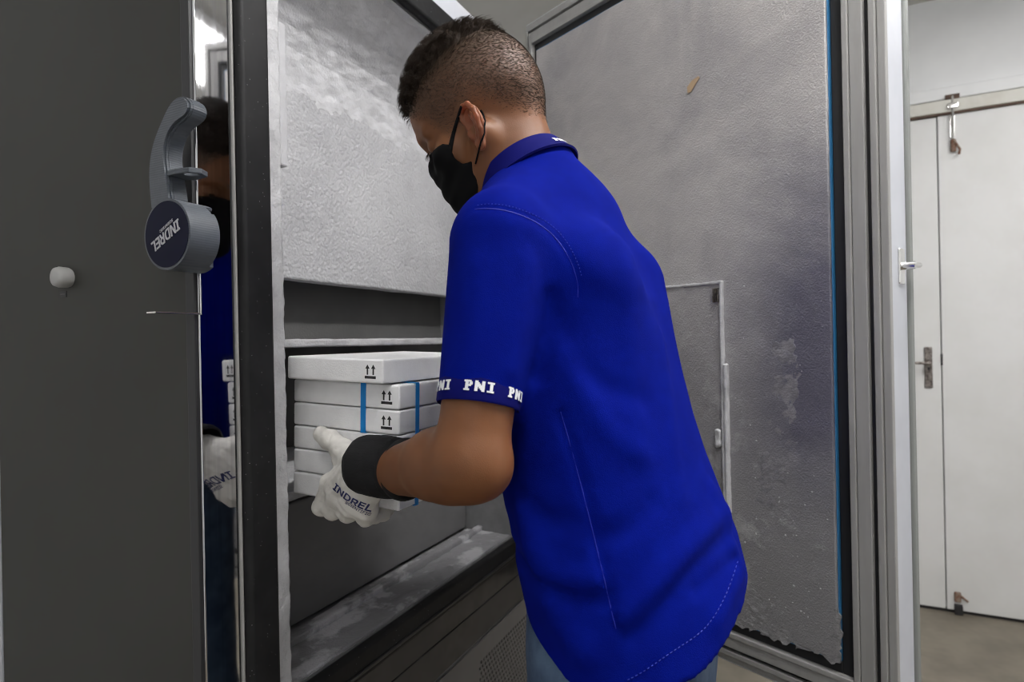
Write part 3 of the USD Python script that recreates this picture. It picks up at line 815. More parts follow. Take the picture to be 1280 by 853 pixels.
# skin, with the stubble of the shaved sides and the brows as a tone of its own
n = {'g': ('geometry', {}), 'a': ('attribute', {'attribute': 'stubble'}), 'c': ('attribute', {'attribute': 'flush'}),
     'n1': ('noise_texture', {'scale': 45.0, 'detail': 4.0}), 'n2': ('noise_texture', {'scale': 900.0, 'detail': 2.0}),
     'm0': ('mix', {'mix_type': 'mix', 'color1': (.175, .066, .022), 'color2': (.142, .051, .016)}),
     'm1': ('mix', {'mix_type': 'mix', 'color2': (.19, .055, .025)}),
     'm2': ('mix', {'mix_type': 'mix', 'color2': (.042, .028, .018)}),
     'b': ('bump', {'strength': .25, 'distance': .0006}),
     'p': ('principled_bsdf', {'roughness': .52, 'subsurface_weight': .12, 'subsurface_scale': .006, 'subsurface_radius': (1, .35, .18), 'specular_ior_level': .4})}
M['skin'] = usdkit.material(stage, '/World/Looks/skin', n, [('g.position', 'n1.vector'), ('n1.fac', 'm0.fac'), ('m0.color', 'm1.color1'), ('c.fac', 'm1.fac'), ('m1.color', 'm2.color1'), ('a.fac', 'm2.fac'), ('m2.color', 'p.base_color'),
                                                            ('g.position', 'n2.vector'), ('n2.fac', 'b.height'), ('b.normal', 'p.normal')], surface='p.BSDF')
M['hair'] = usdkit.material(stage, '/World/Looks/hair', {'p': ('principled_bsdf', {'base_color': (.028, .018, .012), 'roughness': .6, 'specular_ior_level': .2})}, [], surface='p.BSDF')

names = ['white foam box at the bottom of the stack, gripped by the gloved fingers', 'second white foam box from the bottom, behind the glove', 'white foam box half hidden by the thumb and black cuff, fourth from the top',
         'white foam box third from the top with arrow marks, where the short blue strap ends', 'white foam box second from the top, under the lid-like top box, with arrow marks']
for i in range(5):
    foam_box(i, BX, BY0 - (.001 if i == 0 else 0), BY1, BZ + i * BH, names[i], i >= 2)
foam_box(5, -.745, -.163, .022, BZ + 5 * BH + .0012, 'topmost white foam box, pushed a little askew on the strapped stack', True)


def strap(x0, x1, y0, y1, z0, z1, label, across):
    e = .0006; g = .0002
    if across == 'y':     # band round the near face: loops in the x-z plane
        lo, hi = (x0 - g, z0 - g), (x1 + g, z1 + g)
        poly = sbox(lo[0] - e, lo[1] - e, hi[0] + e, hi[1] + e).difference(sbox(lo[0], lo[1], hi[0], hi[1]))
        m = prism(poly, y1 - y0, (0, y1, 0), (1, 0, 0), (0, 0, 1))
    else:
        poly = sbox(y0 - g - e, z0 - g - e, y1 + g + e, z1 + g + e).difference(sbox(y0 - g, z0 - g, y1 + g, z1 + g))
        m = prism(poly, x1 - x0, (x0, 0, 0), (0, 1, 0), (0, 0, 1))
    tag(obj('packing_strap', tilt(m), 'strap_blue'), label, 'strap')


h = hit(451, 515, 0, BX)
strap(BX, BX + BL, h[1] - .0048, h[1] + .0048, BZ + 3 * BH, BZ + 5 * BH, 'short blue strap on the near side of the stack, left of the arrow marks', 'y')
h = hit(517.5, 520, 1, BY0)
strap(h[0] - .0045, h[0] + .0045, BY0 - .001, BY1, BZ, BZ + 5 * BH, 'long blue strap down the front of the stack beside the blue sleeve', 'x')

# ------------------------------------------------------------------ the person
PS = thing('person', 'person in a blue polo shirt and black face mask lifting a stack of white boxes', 'person', (-.66, -.47, 0))

HZ = np.array([-.137, .99, 0]); HZ /= np.linalg.norm(HZ)
PITCH = math.radians(28)
HF = HZ * math.cos(PITCH) - UP * math.sin(PITCH)
HU = HZ * math.sin(PITCH) + UP * math.cos(PITCH)
HL = np.cross(HU, HF)
HO = np.array([-.665, -.306, 1.557])
HM = np.stack([HF, HL, HU])          # rows: head axes


def hloc(p):
    return (np.asarray(p) - HO) @ HM.T


def hw(q):
    return np.asarray(q, float) @ HM + HO


NECK0 = np.array([-.657, -.364, 1.44])
NECK1 = hw((-.010, 0, -.045))


def sym(q):
    q = q.copy(); q[:, 1] = np.abs(q[:, 1]); return q


EAR_C = np.array([.008, .076, -.027])
# ear axes: e1 forward in the ear's plane, e2 up, e3 out of it
ea = math.radians(24)
E3 = np.array([math.sin(ea), math.cos(ea), 0.06]); E3 /= np.linalg.norm(E3)
E2 = np.array([-.12, 0, 1.0]); E2 = E2 - E3 * (E2 @ E3); E2 /= np.linalg.norm(E2)
E1 = np.cross(E3, E2) * 1.0
if E1[0] < 0:
    E1 = -E1


def ear(q):
    e = (q - EAR_C) @ np.stack([E1, E2, E3]).T / .96
    W = lambda x, y, z=0.0: np.array([x, y, z])
    helix = [W(.009, .006, .000), W(.012, .018, .002), W(.009, .028, .004), W(.000, .0325, .006), W(-.010, .029, .008), W(-.0165, .018, .009), W(-.0175, .004, .0085), W(-.0145, -.010, .007), W(-.008, -.020, .004)]
    d = chain(e, helix, [.0028, .0032, .0034, .0036, .0037, .0037, .0035, .0033, .0035], .003)
    plate = ell(e, (-.003, .004, -.001), (.0165, .030, .0042))
    lobe = ell(e, (-.001, -.0255, .001), (.0085, .0095, .0048))
    anti = chain(e, [W(-.004, .021, .0035), W(-.0095, .010, .0055), W(-.0095, -.004, .0055), W(-.004, -.014, .004)], [.0028, .0034, .0034, .003], .003)
    trag = cap(e, W(.0095, -.004, .001), W(.0075, -.010, .0025), .0042, .0035)
    d = smin(smin(d, plate, .003), smin(lobe, anti, .004), .003)
    conch = ell(e, (.0015, -.001, .006), (.0085, .0115, .0072))
    d = smax(d, -conch, .003)
    foss = ell(e, (-.0005, .0225, .0065), (.0062, .0050, .0055))
    d = smax(d, -foss, .002)
    root = cap(e, W(.004, .018, -.008), W(.003, -.016, -.010), .0085, .0075)
    return smin(smin(d, trag, .004), root, .004) * .96


def skull(q):
    "head without ears, in head coordinates, both sides alike"
    s = sym(q)
    d = ell(s, (.001, 0, .052), (.0985, .0760, .0890))
    d = smin(d, ell(s, (-.038, 0, .024), (.054, .062, .060)), .02)
    d = smin(d, ell(s, (.049, 0, .030), (.041, .057, .050)), .02)
    d = smin(d, ell(s, (.037, 0, -.030), (.047, .054, .072)), .022)
    d = smin(d, cap(s, (.002, .055, -.040), (.060, .018, -.092), .014, .016), .022)
    d = smin(d, ell(s, (.070, 0, -.090), (.019, .022, .017)), .016)
    d = smin(d, ell(s, (.062, .043, -.022), (.020, .019, .018)), .018)
    d = smin(d, chain(s, [(.0895, .000, .024), (.0855, .024, .029), (.0725, .047, .022)], [.0065, .0085, .0075], .01), .012)
    d = smax(d, -ell(s, (.096, .033, .006), (.020, .019, .0135)), .010)
    d = smin(d, ell(s, (.0735, .0325, .006), (.0135, .0155, .0125)), .005)        # lids over the eye
    d = smin(d, chain(s, [(.0865, 0, .014), (.090, 0, -.002), (.0915, 0, -.014)], [.0075, .0085, .0112], .008), .009)
    d = smin(d, ell(s, (.087, .011, -.019), (.0105, .0085, .008)), .006)
    d = smin(d, ell(s, (.0835, 0, -.052), (.011, .022, .007)), .007)
    d = smin(d, ell(s, (.082, 0, -.063), (.010, .019, .0065)), .006)
    return d


def head(p):
    q = hloc(p)
    d = skull(q)
    neck = cap(p, NECK0, NECK1, .0590, .0520)
    nape = cap(p, NECK0 + [0, -.010, .0], hw((-.040, 0, -.004)), .046, .031)
    larynx = cap(p, NECK0 + [0, .02, .0], hw((.020, 0, -.075)), .045, .030)
    nk = smin(smin(neck, nape, .03), larynx, .02)
    st = cap(sym(q), hw_l((.004, .064, -.032)), hw_l2((.035, .018, 0)), .013, .012)
    d = smin(d, smin(nk, st, .018), .022)
    return smin(d, ear(sym(q)), .004)


def hw_l(x):
    return np.asarray(x, float)


def hw_l2(x):          # a point near the pit of the neck, in head coordinates
    b = hloc(NECK0 + np.array([0, .055, -.005])); b[1] = x[1]
    return b


# ---- joints
SL, SR = np.array([-.812, -.394, 1.366]), np.array([-.482, -.372, 1.372])
ELB = np.array([-.884, -.391, 1.128]); ERB = np.array([-.400, -.345, 1.125])
WRL = at(484, 590, .79); WRR = np.array([-.415, -.165, 1.085])
TZ = np.array([.80, .84, .90, 1.00, 1.10, 1.20, 1.30, 1.37, 1.42, 1.47, 1.50])
TX = np.array([-.672, -.672, -.672, -.668, -.662, -.655, -.648, -.647, -.650, -.655, -.657])
TY = np.array([-.532, -.530, -.523, -.496, -.465, -.437, -.410, -.392, -.380, -.372, -.366])
TA = np.array([.195, .195, .193, .180, .172, .172, .172, .160, .115, .070, .055])
TB = np.array([.113, .117, .127, .132, .125, .122, .120, .108, .088, .068, .058])


def torso(p, grow=0.0, N=2.25):
    z = p[:, 2]
    cx, cy, a, b = (np.interp(z, TZ, t) for t in (TX, TY, TA, TB))
    a, b = a + grow, b + grow
    x, y = np.abs(p[:, 0] - cx) / a, np.abs(p[:, 1] - cy) / b
    f = (x ** N + y ** N) ** (1 / N)
    d = (f - 1) * np.minimum(a, b)
    return np.maximum(d, np.maximum(z - 1.51, .78 - z) * .8)


def dirn(a, b):
    d = np.asarray(b, float) - a; return d / np.linalg.norm(d)


COL_A = np.array([.0, .52, .854]); COL_C = at(651, 212, .835)      # the collar's axis and centre
HEMZ = .884
SLV = .775                               # where the sleeve ends along the upper arm
CUTL, CUTR = SL + (ELB - SL) * SLV, SR + (ERB - SR) * SLV
FOLDS = []                              # (points on the shirt, radius of the fold, height)


def shirt_base(p):
    d = torso(p)
    for s, e, cut in ((SL, ELB, CUTL), (SR, ERB, CUTR)):
        ax = dirn(s, e)
        sl = cap(p, s + [0, 0, -.008], s + (e - s) * .82, .0580, .0425)
        sl = smax(sl, (p - cut) @ ax, .003)
        tr = cap(p, NECK0 + [0, -.012, .005], s + [.012 * (1 if s is SR else -1) * -1, 0, .012], .058, .050)
        d = smin(d, tr, .03)
        d = smin(d, sl, .022)
    d = smin(d, ell(p, (-.612, -.424, 1.395), (.125, .055, .085)), .03)
    sc = cap(p, (-.74, -.475, 1.33), (-.70, -.50, 1.18), .05, .03)
    sc2 = cap(p, (-.55, -.47, 1.33), (-.60, -.50, 1.18), .05, .03)
    d = smin(d, smin(sc, sc2, .02), .05)
    ph = np.degrees(np.arctan2(p[:, 1] + .525, p[:, 0] + .672)) % 360
    hz = np.interp(ph, [0, 90, 150, 185, 215, 240, 270, 310, 340, 360], [.905, .900, .904, .908, .922, .940, .953, .950, .925, .905]) + .004 * np.sin(p[:, 0] * 31)
    d = smax(d, hz - p[:, 2], .003)
    return smax(d, (p - COL_C) @ COL_A + .016, .003)


def shirt(p):
    d = shirt_base(p)
    for pts, w, amp in FOLDS:
        near = np.abs(d) < .03
        if not near.any():
            continue
        q = p[near]; m = np.full(len(q), 1e9)
        for a, b in zip(pts[:-1], pts[1:]):
            e = b - a; t = np.clip((q - a) @ e / (e @ e), 0, 1)
            m = np.minimum(m, np.linalg.norm(q - a - t[:, None] * e, axis=1))
        d[near] -= amp * np.exp(-(m / w) ** 2)
    return d


def fold(pix, w, amp, n=12):
    FOLDS.append((seen(dense(pix, n), shirt_base), w, amp))


# folds of the shirt, measured along the cloth
for args in (([(785, 340), (789, 400), (792, 470), (798, 560)], .016, .0030), ([(826, 420), (834, 480), (842, 560), (850, 620)], .014, .0028),
             ([(655, 640), (668, 690), (700, 722), (744, 728)], .017, .0050), ([(635, 655), (662, 716), (703, 742), (748, 750)], .010, -.0050),
             ([(652, 622), (683, 648), (716, 655)], .012, -.0035), ([(905, 640), (872, 676), (828, 724), (782, 772)], .014, .0065),
             ([(915, 665), (880, 698), (838, 745), (792, 792)], .012, -.0042), ([(749, 672), (788, 659), (814, 630)], .012, -.0035),
             ([(892, 618), (906, 648), (914, 680)], .018, .0065), ([(926, 712), (912, 745), (896, 775)], .014, .005), ([(918, 698), (898, 716), (872, 738)], .008, -.0045),
             ([(700, 520), (722, 590), (744, 677), (770, 786)], .006, -.0030), ([(672, 690), (690, 760), (730, 815)], .018, .0045),
             ([(596, 330), (588, 400), (578, 455)], .012, .0025), ([(660, 330), (652, 400), (640, 462)], .013, .0035), ([(690, 372), (684, 420), (672, 470)], .009, -.0050),
             ([(700, 400), (740, 470), (800, 500)], .014, -.0030), ([(712, 440), (745, 520), (800, 570)], .014, .0028), ([(735, 330), (760, 350), (800, 356)], .018, .0025),
             ([(592, 262), (622, 262), (655, 271), (685, 289), (708, 317), (721, 350), (722, 374)], .0032, -.0014)):
    fold(*args)

R0 = .0022
# ---- the body: one surface from head to feet (most of it under the clothes)
HIPL, HIPR = np.array([-.765, -.50, .90]), np.array([-.580, -.50, .90])
KNL, KNR = np.array([-.770, -.465, .50]), np.array([-.585, -.445, .50])
ANL, ANR = np.array([-.765, -.490, .09]), np.array([-.590, -.470, .09])
XM = BX + BL / 2


def mir(p):
    p = np.array(p, float); p[0] = 2 * XM - p[0]; return p


WRR = mir(WRL); ERB = np.array([-.345, -.395, 1.128])


def arm(p, s, e, w):
    up = smin(cap(p, s, s + (e - s) * .55, .045, .0415), cap(p, s + (e - s) * .55, e, .0410, .0375), .02)
    ax = dirn(e, w)
    fore = smin(cap(p, e + ax * .01, e + ax * .075, .0390, .0405), cap(p, e + ax * .060, w, .0405, .0285), .010)
    d = smin(up, fore, .016)
    bone = cap(p, e + [0, -.012, -.008], e + ax * .03 + [0, 0, -.010], .028, .031)
    return smin(d, bone, .024)


def rest(p):
    d = torso(p - [0, .022, 0], -.052)
    d = smin(d, smin(arm(p, SL, ELB, WRL), arm(p, SR, ERB, WRR), .002), .02)
    for s in (SL, SR):
        d = smin(d, cap(p, NECK0 + [0, -.01, -.02], s, .045, .040), .03)
    d = smin(d, cap(p, NECK0 + [0, -.01, -.05], NECK0 + (NECK1 - NECK0) * .3, .058, .050), .02)
    for h_, k_, a_ in ((HIPL, KNL, ANL), (HIPR, KNR, ANR)):
        lg = smin(cap(p, h_, k_, .076, .050), cap(p, k_, a_, .050, .034), .02)
        lg = smin(lg, cap(p, a_ + [0, -.02, -.045], a_ + [0, .14, -.055], .030, .024), .02)
        d = smin(d, lg, .02)
    for w in (WRL, WRR):
        d = smin(d, cap(p, w, w + np.array([.012 if w[0] < XM else -.012, .05, -.012]), .026, .022), .01)
    return d


hm_ = nets(head, HO - [.13, .21, .19], HO + [.13, .16, .16], R0 * .75)
cutp = NECK0 + (NECK1 - NECK0) * -.05
rm_ = nets(rest, (-1.0, -.72, .0), (-.25, -.02, 1.50), .005)
rm_ = trimesh.smoothing.filter_taubin(rm_, iterations=4)
try:
    bm = man(hm_) + man(rm_)
    q_ = bm.to_mesh(); body_m = trimesh.Trimesh(q_.vert_properties[:, :3], q_.tri_verts, process=False)
    if len(body_m.faces) < 1000:
        raise ValueError
except Exception:
    body_m = cat_([hm_, rm_])

# hairline, as heights over the ear along the side of the head (head coordinates)
HL_PIX = [(507, 143), (516, 149), (532, 156), (548, 166), (560, 176), (568, 176), (573, 150)]
hl = hloc(seen(HL_PIX, head))
HX = np.r_[-.2, -.095, -.070, -.045, -.025, -.012, np.sort(hl[:-1, 0]), .2]
hz_by_x = dict(zip(hl[:-1, 0], hl[:-1, 2]))
HZV = np.r_[-.045, -.045, -.042, -.030, -.010, .000, [hz_by_x[x] for x in np.sort(hl[:-1, 0])], hl[0, 2] + .02]


def step(x, a, b):
    t = np.clip((x - a) / (b - a), 0, 1); return t * t * (3 - 2 * t)


def hairiness(q):
    "0 on bare skin, 1 in the full hair; head coordinates"
    s = sym(q)
    edge = np.interp(s[:, 0], HX, HZV) + .006 * (fbm(q * 60, 2, 3) - .5)
    soft = np.interp(s[:, 0], [-.09, -.02, .05, .09], [.028, .046, .046, .014])
    return step(s[:, 2] - edge, -.002, soft) * (s[:, 0] > -.2)


def topness(q):
    "how far towards the long hair of the crown"
    s = sym(q)
    return step(s[:, 2] + .22 * (q[:, 0] - .02) + .012 * (fbm(q * 40, 2, 8) - .5), .062, .114)


q = hloc(body_m.vertices)
near = (np.abs(q) < .17).all(1) & (q[:, 2] > -.07)
stub = np.zeros(len(q)); flush_ = np.zeros(len(q))
hh = hairiness(q[near]); earn = ear(sym(q[near])) < .0015; s_ = sym(q[near])
tp = topness(q[near])
stub[near] = np.where(earn, 0, hh ** .8 * (.60 + .38 * step(s_[:, 2], .03, .11)) + (1 - hh ** .8) * 0)
s_ = sym(q[near])
brow = chain(s_, [(.095, .010, .0265), (.0905, .026, .0335), (.075, .046, .029)], [.0045, .0050, .003], .004)
stub[near] = np.maximum(stub[near], .75 * step(brow, .0025, -.0005) * (noise(q[near] * 700, 5) * .5 + .5))
flush_[near] = np.where(ear(sym(q[near])) < .001, .65, 0)
obj('body', body_m, 'skin', PS, smooth=True, attrs={'stubble': stub, 'flush': flush_})

# eyes: ball, iris and lashes
for sg in (1, -1):
    c = np.array([.0745, .0325 * sg, .0045])
    eb = trimesh.creation.icosphere(3, .0106); eb.apply_translation(hw(c))
    ey_ = obj('eye', eb, 'eye_white', PS, smooth=True)
    lash = []
    for i in range(17):
        a_ = (i / 16 - .5) * 1.7
        b0 = c + np.array([.0150 * math.cos(a_), .0145 * math.sin(a_) , -.0035])
        b1 = b0 + np.array([.006 * math.cos(a_), .003 * math.sin(a_), -.0035]); b2 = b1 + np.array([.003, 0, -.0002])
        lash.append(tube([hw(b0), hw(b1), hw(b2)], [.0003, .00025, .0001], 4))
    obj('eyelashes', cat_(lash), 'hair', PS)
    ir = trimesh.creation.icosphere(3, .0062); ir.vertices *= (.35, 1, 1); ir.vertices = (ir.vertices + c + np.array([.0102, 0, -.004])) @ HM + HO
    obj('iris', ir, 'iris', ey_, smooth=True)

# ---- hair: a dense cap on the crown and thousands of short strands


def hair_cap(p):
    q = hloc(p)
    t = -.004 + (.004 + .0070) * topness(q) ** 1.2 * np.minimum(1, hairiness(q) * 1.3)
    t = t + topness(q) * .0055 * (fbm(q * 150, 2, 11) - .5) * 2
    return np.maximum(skull(q) - t, .055 - q[:, 2])


hc_m = nets(hair_cap, HO - [.12, .13, .0], HO + [.12, .14, .17], .0024)
M['hair_cap'] = M['hair']
hairp = obj('hair', hc_m, 'hair', PS, smooth=True, label='short dark curly hair, cut close at the sides')
rng = np.random.default_rng(11)
NS = 75000
fcs = hm_.faces; tri = hm_.vertices[fcs]; area = np.linalg.norm(np.cross(tri[:, 1] - tri[:, 0], tri[:, 2] - tri[:, 0]), axis=1)
pick = rng.choice(len(fcs), NS, p=area / area.sum()); w1, w2 = rng.random(NS), rng.random(NS); fl = w1 + w2 > 1; w1[fl], w2[fl] = 1 - w1[fl], 1 - w2[fl]
P0 = tri[pick, 0] + w1[:, None] * (tri[pick, 1] - tri[pick, 0]) + w2[:, None] * (tri[pick, 2] - tri[pick, 0])
Q0 = hloc(P0)
ok = (rng.random(NS) < hairiness(Q0) ** .8) & (ear(sym(Q0)) > .003) & (Q0[:, 2] > -.06)
P0, Q0 = P0[ok], Q0[ok]
_, G0 = on_surface(P0, head, 0, 1)
tp = topness(Q0)
L0 = (.0034 + .0100 * tp) * rng.uniform(.7, 1.15, len(P0))
P0 = P0 + G0 * (np.maximum(0, tp - .25) * .007)[:, None]
down = -(HU * .55 + HF * .75); fdir = down - G0 * (G0 @ down)[:, None]; fdir /= np.linalg.norm(fdir, axis=1, keepdims=True) + 1e-9
cl = np.stack([fbm(Q0 * 95 + k * 17.3, 2, 20 + k) for k in range(3)], 1) - .5; cl -= G0 * (cl * G0).sum(1)[:, None]; cl /= np.linalg.norm(cl, axis=1, keepdims=True) + 1e-9
rd = rng.normal(0, 1, P0.shape); rd -= G0 * (rd * G0).sum(1)[:, None]
side = fdir * (1 - tp)[:, None] + cl * (tp * 1.1)[:, None] + rd * (.42 - .2 * tp)[:, None]
lift = .35 + .75 * tp
S = []
for k, t in enumerate((0, .4, .75, 1.0)):
    bend = t * t
    S.append(P0 + G0 * (L0 * t * lift * (1 - .35 * tp * bend))[:, None] + side * (L0 * (t * .55 + bend * .35 * tp))[:, None])
S = np.stack(S, 1)
cv = UsdGeom.BasisCurves.Define(stage, numbered(path_of(hairp) + '/strands'))
off = ORIGIN[str(PS.GetPath())]
cv.CreateTypeAttr('linear')
cv.CreatePointsAttr(Vt.Vec3fArray.FromNumpy((S.reshape(-1, 3) - off).astype(np.float32)))
cv.CreateCurveVertexCountsAttr(Vt.IntArray.FromNumpy(np.full(len(S), 4, np.int32)))
wd = np.tile(np.array([.00034, .00030, .00024, .0001], np.float32), len(S))
cv.CreateWidthsAttr(Vt.FloatArray.FromNumpy(wd)); cv.SetWidthsInterpolation('vertex')
UsdShade.MaterialBindingAPI.Apply(cv.GetPrim()).Bind(M['hair'])
tag(cv.GetPrim(), kind='stuff')

# ---- face mask with its ear loops


def loc_px(u, v, y):
    "head coordinates (x, z) where a line of sight crosses the plane y of the head"
    o = hloc(CAM); d = ray(u, v) @ HM.T; k = (y - o[1]) / d[1]
    r = o + d * k; return r[0], r[2]


mpoly = [loc_px(545, 203, .004), loc_px(552, 193, .035), loc_px(559, 184, .05), loc_px(564, 183, .055), loc_px(567, 197, .062), loc_px(576, 203.5, .062), loc_px(595, 200, .062), loc_px(596.5, 228, .055), loc_px(601, 240, .05), loc_px(608, 250, .04), loc_px(588, 276, .03), (.085, -.135), (.17, -.10), (.17, loc_px(545, 203, .004)[1])]


def mask_core(q):
    d = skull(q)
    d = smin(d, ell(sym(q), (.053, 0, -.050), (.043, .046, .060)), .02)
    return smin(d, cap(q, (.084, 0, -.012), (.070, 0, -.090), .012, .016), .03)


def mask(p):
    q = hloc(p)
    d = mask_core(q) - .0035 - .0007 * np.sin(q[:, 2] * 260 + q[:, 0] * 90)
    rg = polydist(q[:, [0, 2]], mpoly)
    shell = smax(d, rg, .0015)
    return np.maximum(shell, -(skull(q) + .002))


mk = obj('face_mask', nets(mask, hw((.05, 0, -.05)) - [.11, .11, .11], hw((.05, 0, -.05)) + [.11, .11, .11], .0019), 'mask_cloth', PS, smooth=True, label='black cloth face mask')


def loop(pix, rad, mirror=False, lift=.0008):
    p = seen(dense(pix, 24), head); p, g = on_surface(p, head, lift, 4)
    if mirror:
        q = hloc(p); q[:, 1] *= -1; p = hw(q); g = None
        p, g = on_surface(p, head, lift, 3)
    return tube(p, rad, 8, squash=(g, .45))


for mir_ in (False, True):
    obj('ear_loop', cat_([loop([(562, 190), (565, 176), (569, 160), (573, 146), (577, 133)], np.linspace(.0036, .0017, 24), mir_),
                          loop([(595, 205), (598, 192), (601.5, 178), (604.5, 165), (605.5, 150), (601, 138)], .0013, mir_, .0012)]), 'mask_cloth', mk, smooth=50)

# ---- polo shirt
sm_ = nets(shirt, (-.96, -.72, .80), (-.30, -.18, 1.56), .0042)
sm_ = trimesh.smoothing.filter_taubin(sm_, iterations=3)
polo = obj('polo_shirt', sm_, 'polo', PS, smooth=50, label='royal blue short-sleeved polo shirt')


def seam(pix, n, rad, lift, mat, name, dash=None, label=None):
    p = seen(dense(pix, n), shirt); p, g = on_surface(p, shirt, lift, 3)
    if dash:
        m = cat_([tube(p[i:i + dash], rad, 5) for i in range(0, n - dash, dash + 1)])
    else:
        m = tube(p, rad, 6)
    obj(name, m, mat, polo, smooth=40, label=label)


ARMH = [(594, 262), (622, 262), (655, 271), (685, 289), (708, 317), (721, 350), (722, 372)]
seam(ARMH, 60, .0008, .0002, 'seam', 'armhole_seam')
seam([(597, 257), (624, 256), (658, 265), (690, 283), (714, 312), (727, 346)], 120, .0004, .0004, 'thread', 'stitching', 2)
seam([(701, 515), (722, 590), (744, 677), (770, 786)], 60, .0006, .0003, 'seam', 'side_seam')
seam([(922, 702), (914, 726), (903, 752), (880, 786), (840, 815), (800, 842), (780, 852)], 150, .00045, .0004, 'thread', 'hem_stitching', 3)
axl = dirn(SL, ELB); axr = dirn(SR, ERB)


def band(cut, ax, nm):
    "ribbed sleeve band with the knitted lettering round it"
    pr = [(.0412, -.0275), (.0436, -.0285), (.0446, -.0260), (.0452, -.012), (.0448, -.001), (.0436, .0012), (.0412, -.0005)]
    b = obj('sleeve_band', lathe(pr, cut, ax, 64), 'polo_rib', polo, smooth=50, label='darker blue ribbed sleeve band with white PNI lettering')
    toward = CAM - cut; toward = toward - ax * (toward @ ax); toward /= np.linalg.norm(toward)
    sidev = np.cross(-ax, toward)          # runs to the right as seen by the reader
    out = []
    for k in range(6):
        m = knit_text('PNI', .0102); v, f = trimesh.remesh.subdivide_to_size(m.vertices, m.faces, .004, max_iter=10)
        a_ = math.radians(PNI0 + 60 * k) + v[:, 0] / .0452 * .95
        rr = .0452 + .0003 + v[:, 2]
        pts = cut + np.outer(v[:, 1] * 1.0 - -.0135 * -1, -ax) * 1.0
        pts = cut + (v[:, 1] + .0135)[:, None] * -ax + rr[:, None] * (np.cos(a_)[:, None] * toward + np.sin(a_)[:, None] * sidev)
        out.append(trimesh.Trimesh(pts, f, process=False))
    for m in out:
        obj('lettering', m, 'white_thread', polo)


PNI0 = -2.0
band(CUTL, axl, 'l'); band(CUTR, axr, 'r')
# collar: a turned-down ribbed ring
cpr = [(.0595, -.030), (.0610, -.004), (.0630, .0035), (.0662, .0035), (.0692, -.004), (.0760, -.0225), (.0785, -.0255), (.0765, -.0275), (.0735, -.0262), (.0700, -.018), (.0650, -.006), (.0645, -.028)]
col = lathe(cpr, COL_C, COL_A, 72)
obj('collar', col, 'polo_rib', polo, smooth=50, label='darker blue ribbed collar with white lettering at the back')
back = np.array([0, -1.0, 0]) - COL_A * (np.array([0, -1.0, 0]) @ COL_A); back /= np.linalg.norm(back); cs = np.cross(COL_A, back)
tm = knit_text('PNI', .0085); v, f = trimesh.remesh.subdivide_to_size(tm.vertices, tm.faces, .004, max_iter=10)
out = []
for a0 in (16, -62, 150, -130):
    a_ = math.radians(-a0) + v[:, 0] / .073 * 1.0
    tt = (v[:, 1] + .0045) / .02            # 0 at the outer edge .. 1 at the fold
    rr = .0745 - .0068 * np.clip(tt, -1, 2) + .0006 + v[:, 2]; hh_ = -.0185 + .0185 * tt * .92 + .0004
    out.append(trimesh.Trimesh(COL_C + hh_[:, None] * COL_A + rr[:, None] * (np.cos(a_)[:, None] * back + np.sin(a_)[:, None] * cs), f, process=False))
for m in out:
    obj('lettering', m, 'white_thread', polo)

# ---- jeans and shoes


def jeans(p):
    d = torso(p - [0, .026, 0], -.024)
    d = smax(d, p[:, 2] - .99, .004)
    for h_, k_, a_ in ((HIPL, KNL, ANL), (HIPR, KNR, ANR)):
        lg = smin(cap(p, h_ + [0, .0, -.02], k_, .093, .066), cap(p, k_, a_ + [0, 0, -.02], .066, .058), .03)
        d = smin(d, lg, .03)
    d = d - .004 * (fbm(p * (9, 9, 16), 3, 31) - .5)
    return smax(d, .045 - p[:, 2], .004)


obj('jeans', nets(jeans, (-.93, -.72, .02), (-.42, -.28, 1.02), .0075), 'denim', PS, smooth=True, label='faded blue jeans')
for a_ in (ANL, ANR):
    f0, f1 = a_ + [0, -.04, -.055], a_ + [0, .17, -.058]
    sh = lambda p: smax(smin(cap(p, f0, f1, .042, .040), cap(p, a_ + [0, -.02, .0], a_ + [0, .03, -.04], .048, .04), .03), .012 - p[:, 2], .006)
    s_ = obj('shoe', nets(sh, a_ - [.09, .13, .12], a_ + [.09, .27, .09], .006), 'shoe', PS, smooth=True)
    so = Polygon([(x, y) for x, y in np.array(LineString([f0[:2], f1[:2]]).buffer(.045).exterior.coords)])
    obj('sole', prism(so, .016, (0, 0, .0), (1, 0, 0), (0, 1, 0)), 'sole', s_)

# ---- work gloves: white leather hands with black knitted cuffs
LX = BX - .0005


def H(u, v, x):
    return hit(u, v, 0, x)


zb = BZ
RF = [.0118, .0120, .0116, .0108]
MCP = [H(414, 603, LX - .022), H(424, 619, LX - .028), H(439, 632, LX - .033), H(458, 637, LX - .036)]
PIP = [H(402, 615, LX - .014), H(416, 630, LX - .018), H(435, 640, LX - .022), H(457, 642, LX - .026)]
FING = []
for k in range(4):
    m_, p_ = MCP[k], PIP[k]
    zt_ = zb + TILT * (p_[1] - BY0) - RF[k] - .0008
    p_ = np.array([p_[0], p_[1], min(p_[2], zt_ + .006)])
    d1 = np.array([LX + .016, p_[1] + .004, zt_ - .0005]); d2 = np.array([LX + (.050 - .006 * k if k != 1 else .054), p_[1] + .006, zt_])
    FING.append((np.array([m_, p_, d1, d2]), [RF[k] + .0022, RF[k] + .0015, RF[k] + .0003, RF[k] - .0008]))
THB = [H(446, 577, LX - .030), H(428, 563, LX - .0165), H(412, 550, LX - .0135), H(402, 543.5, LX - .0125)]
GW = at(468, 587, .795)
CA, CB = at(455, 580, .806), at(514, 588, .756)          # the cuff's hand end and arm end


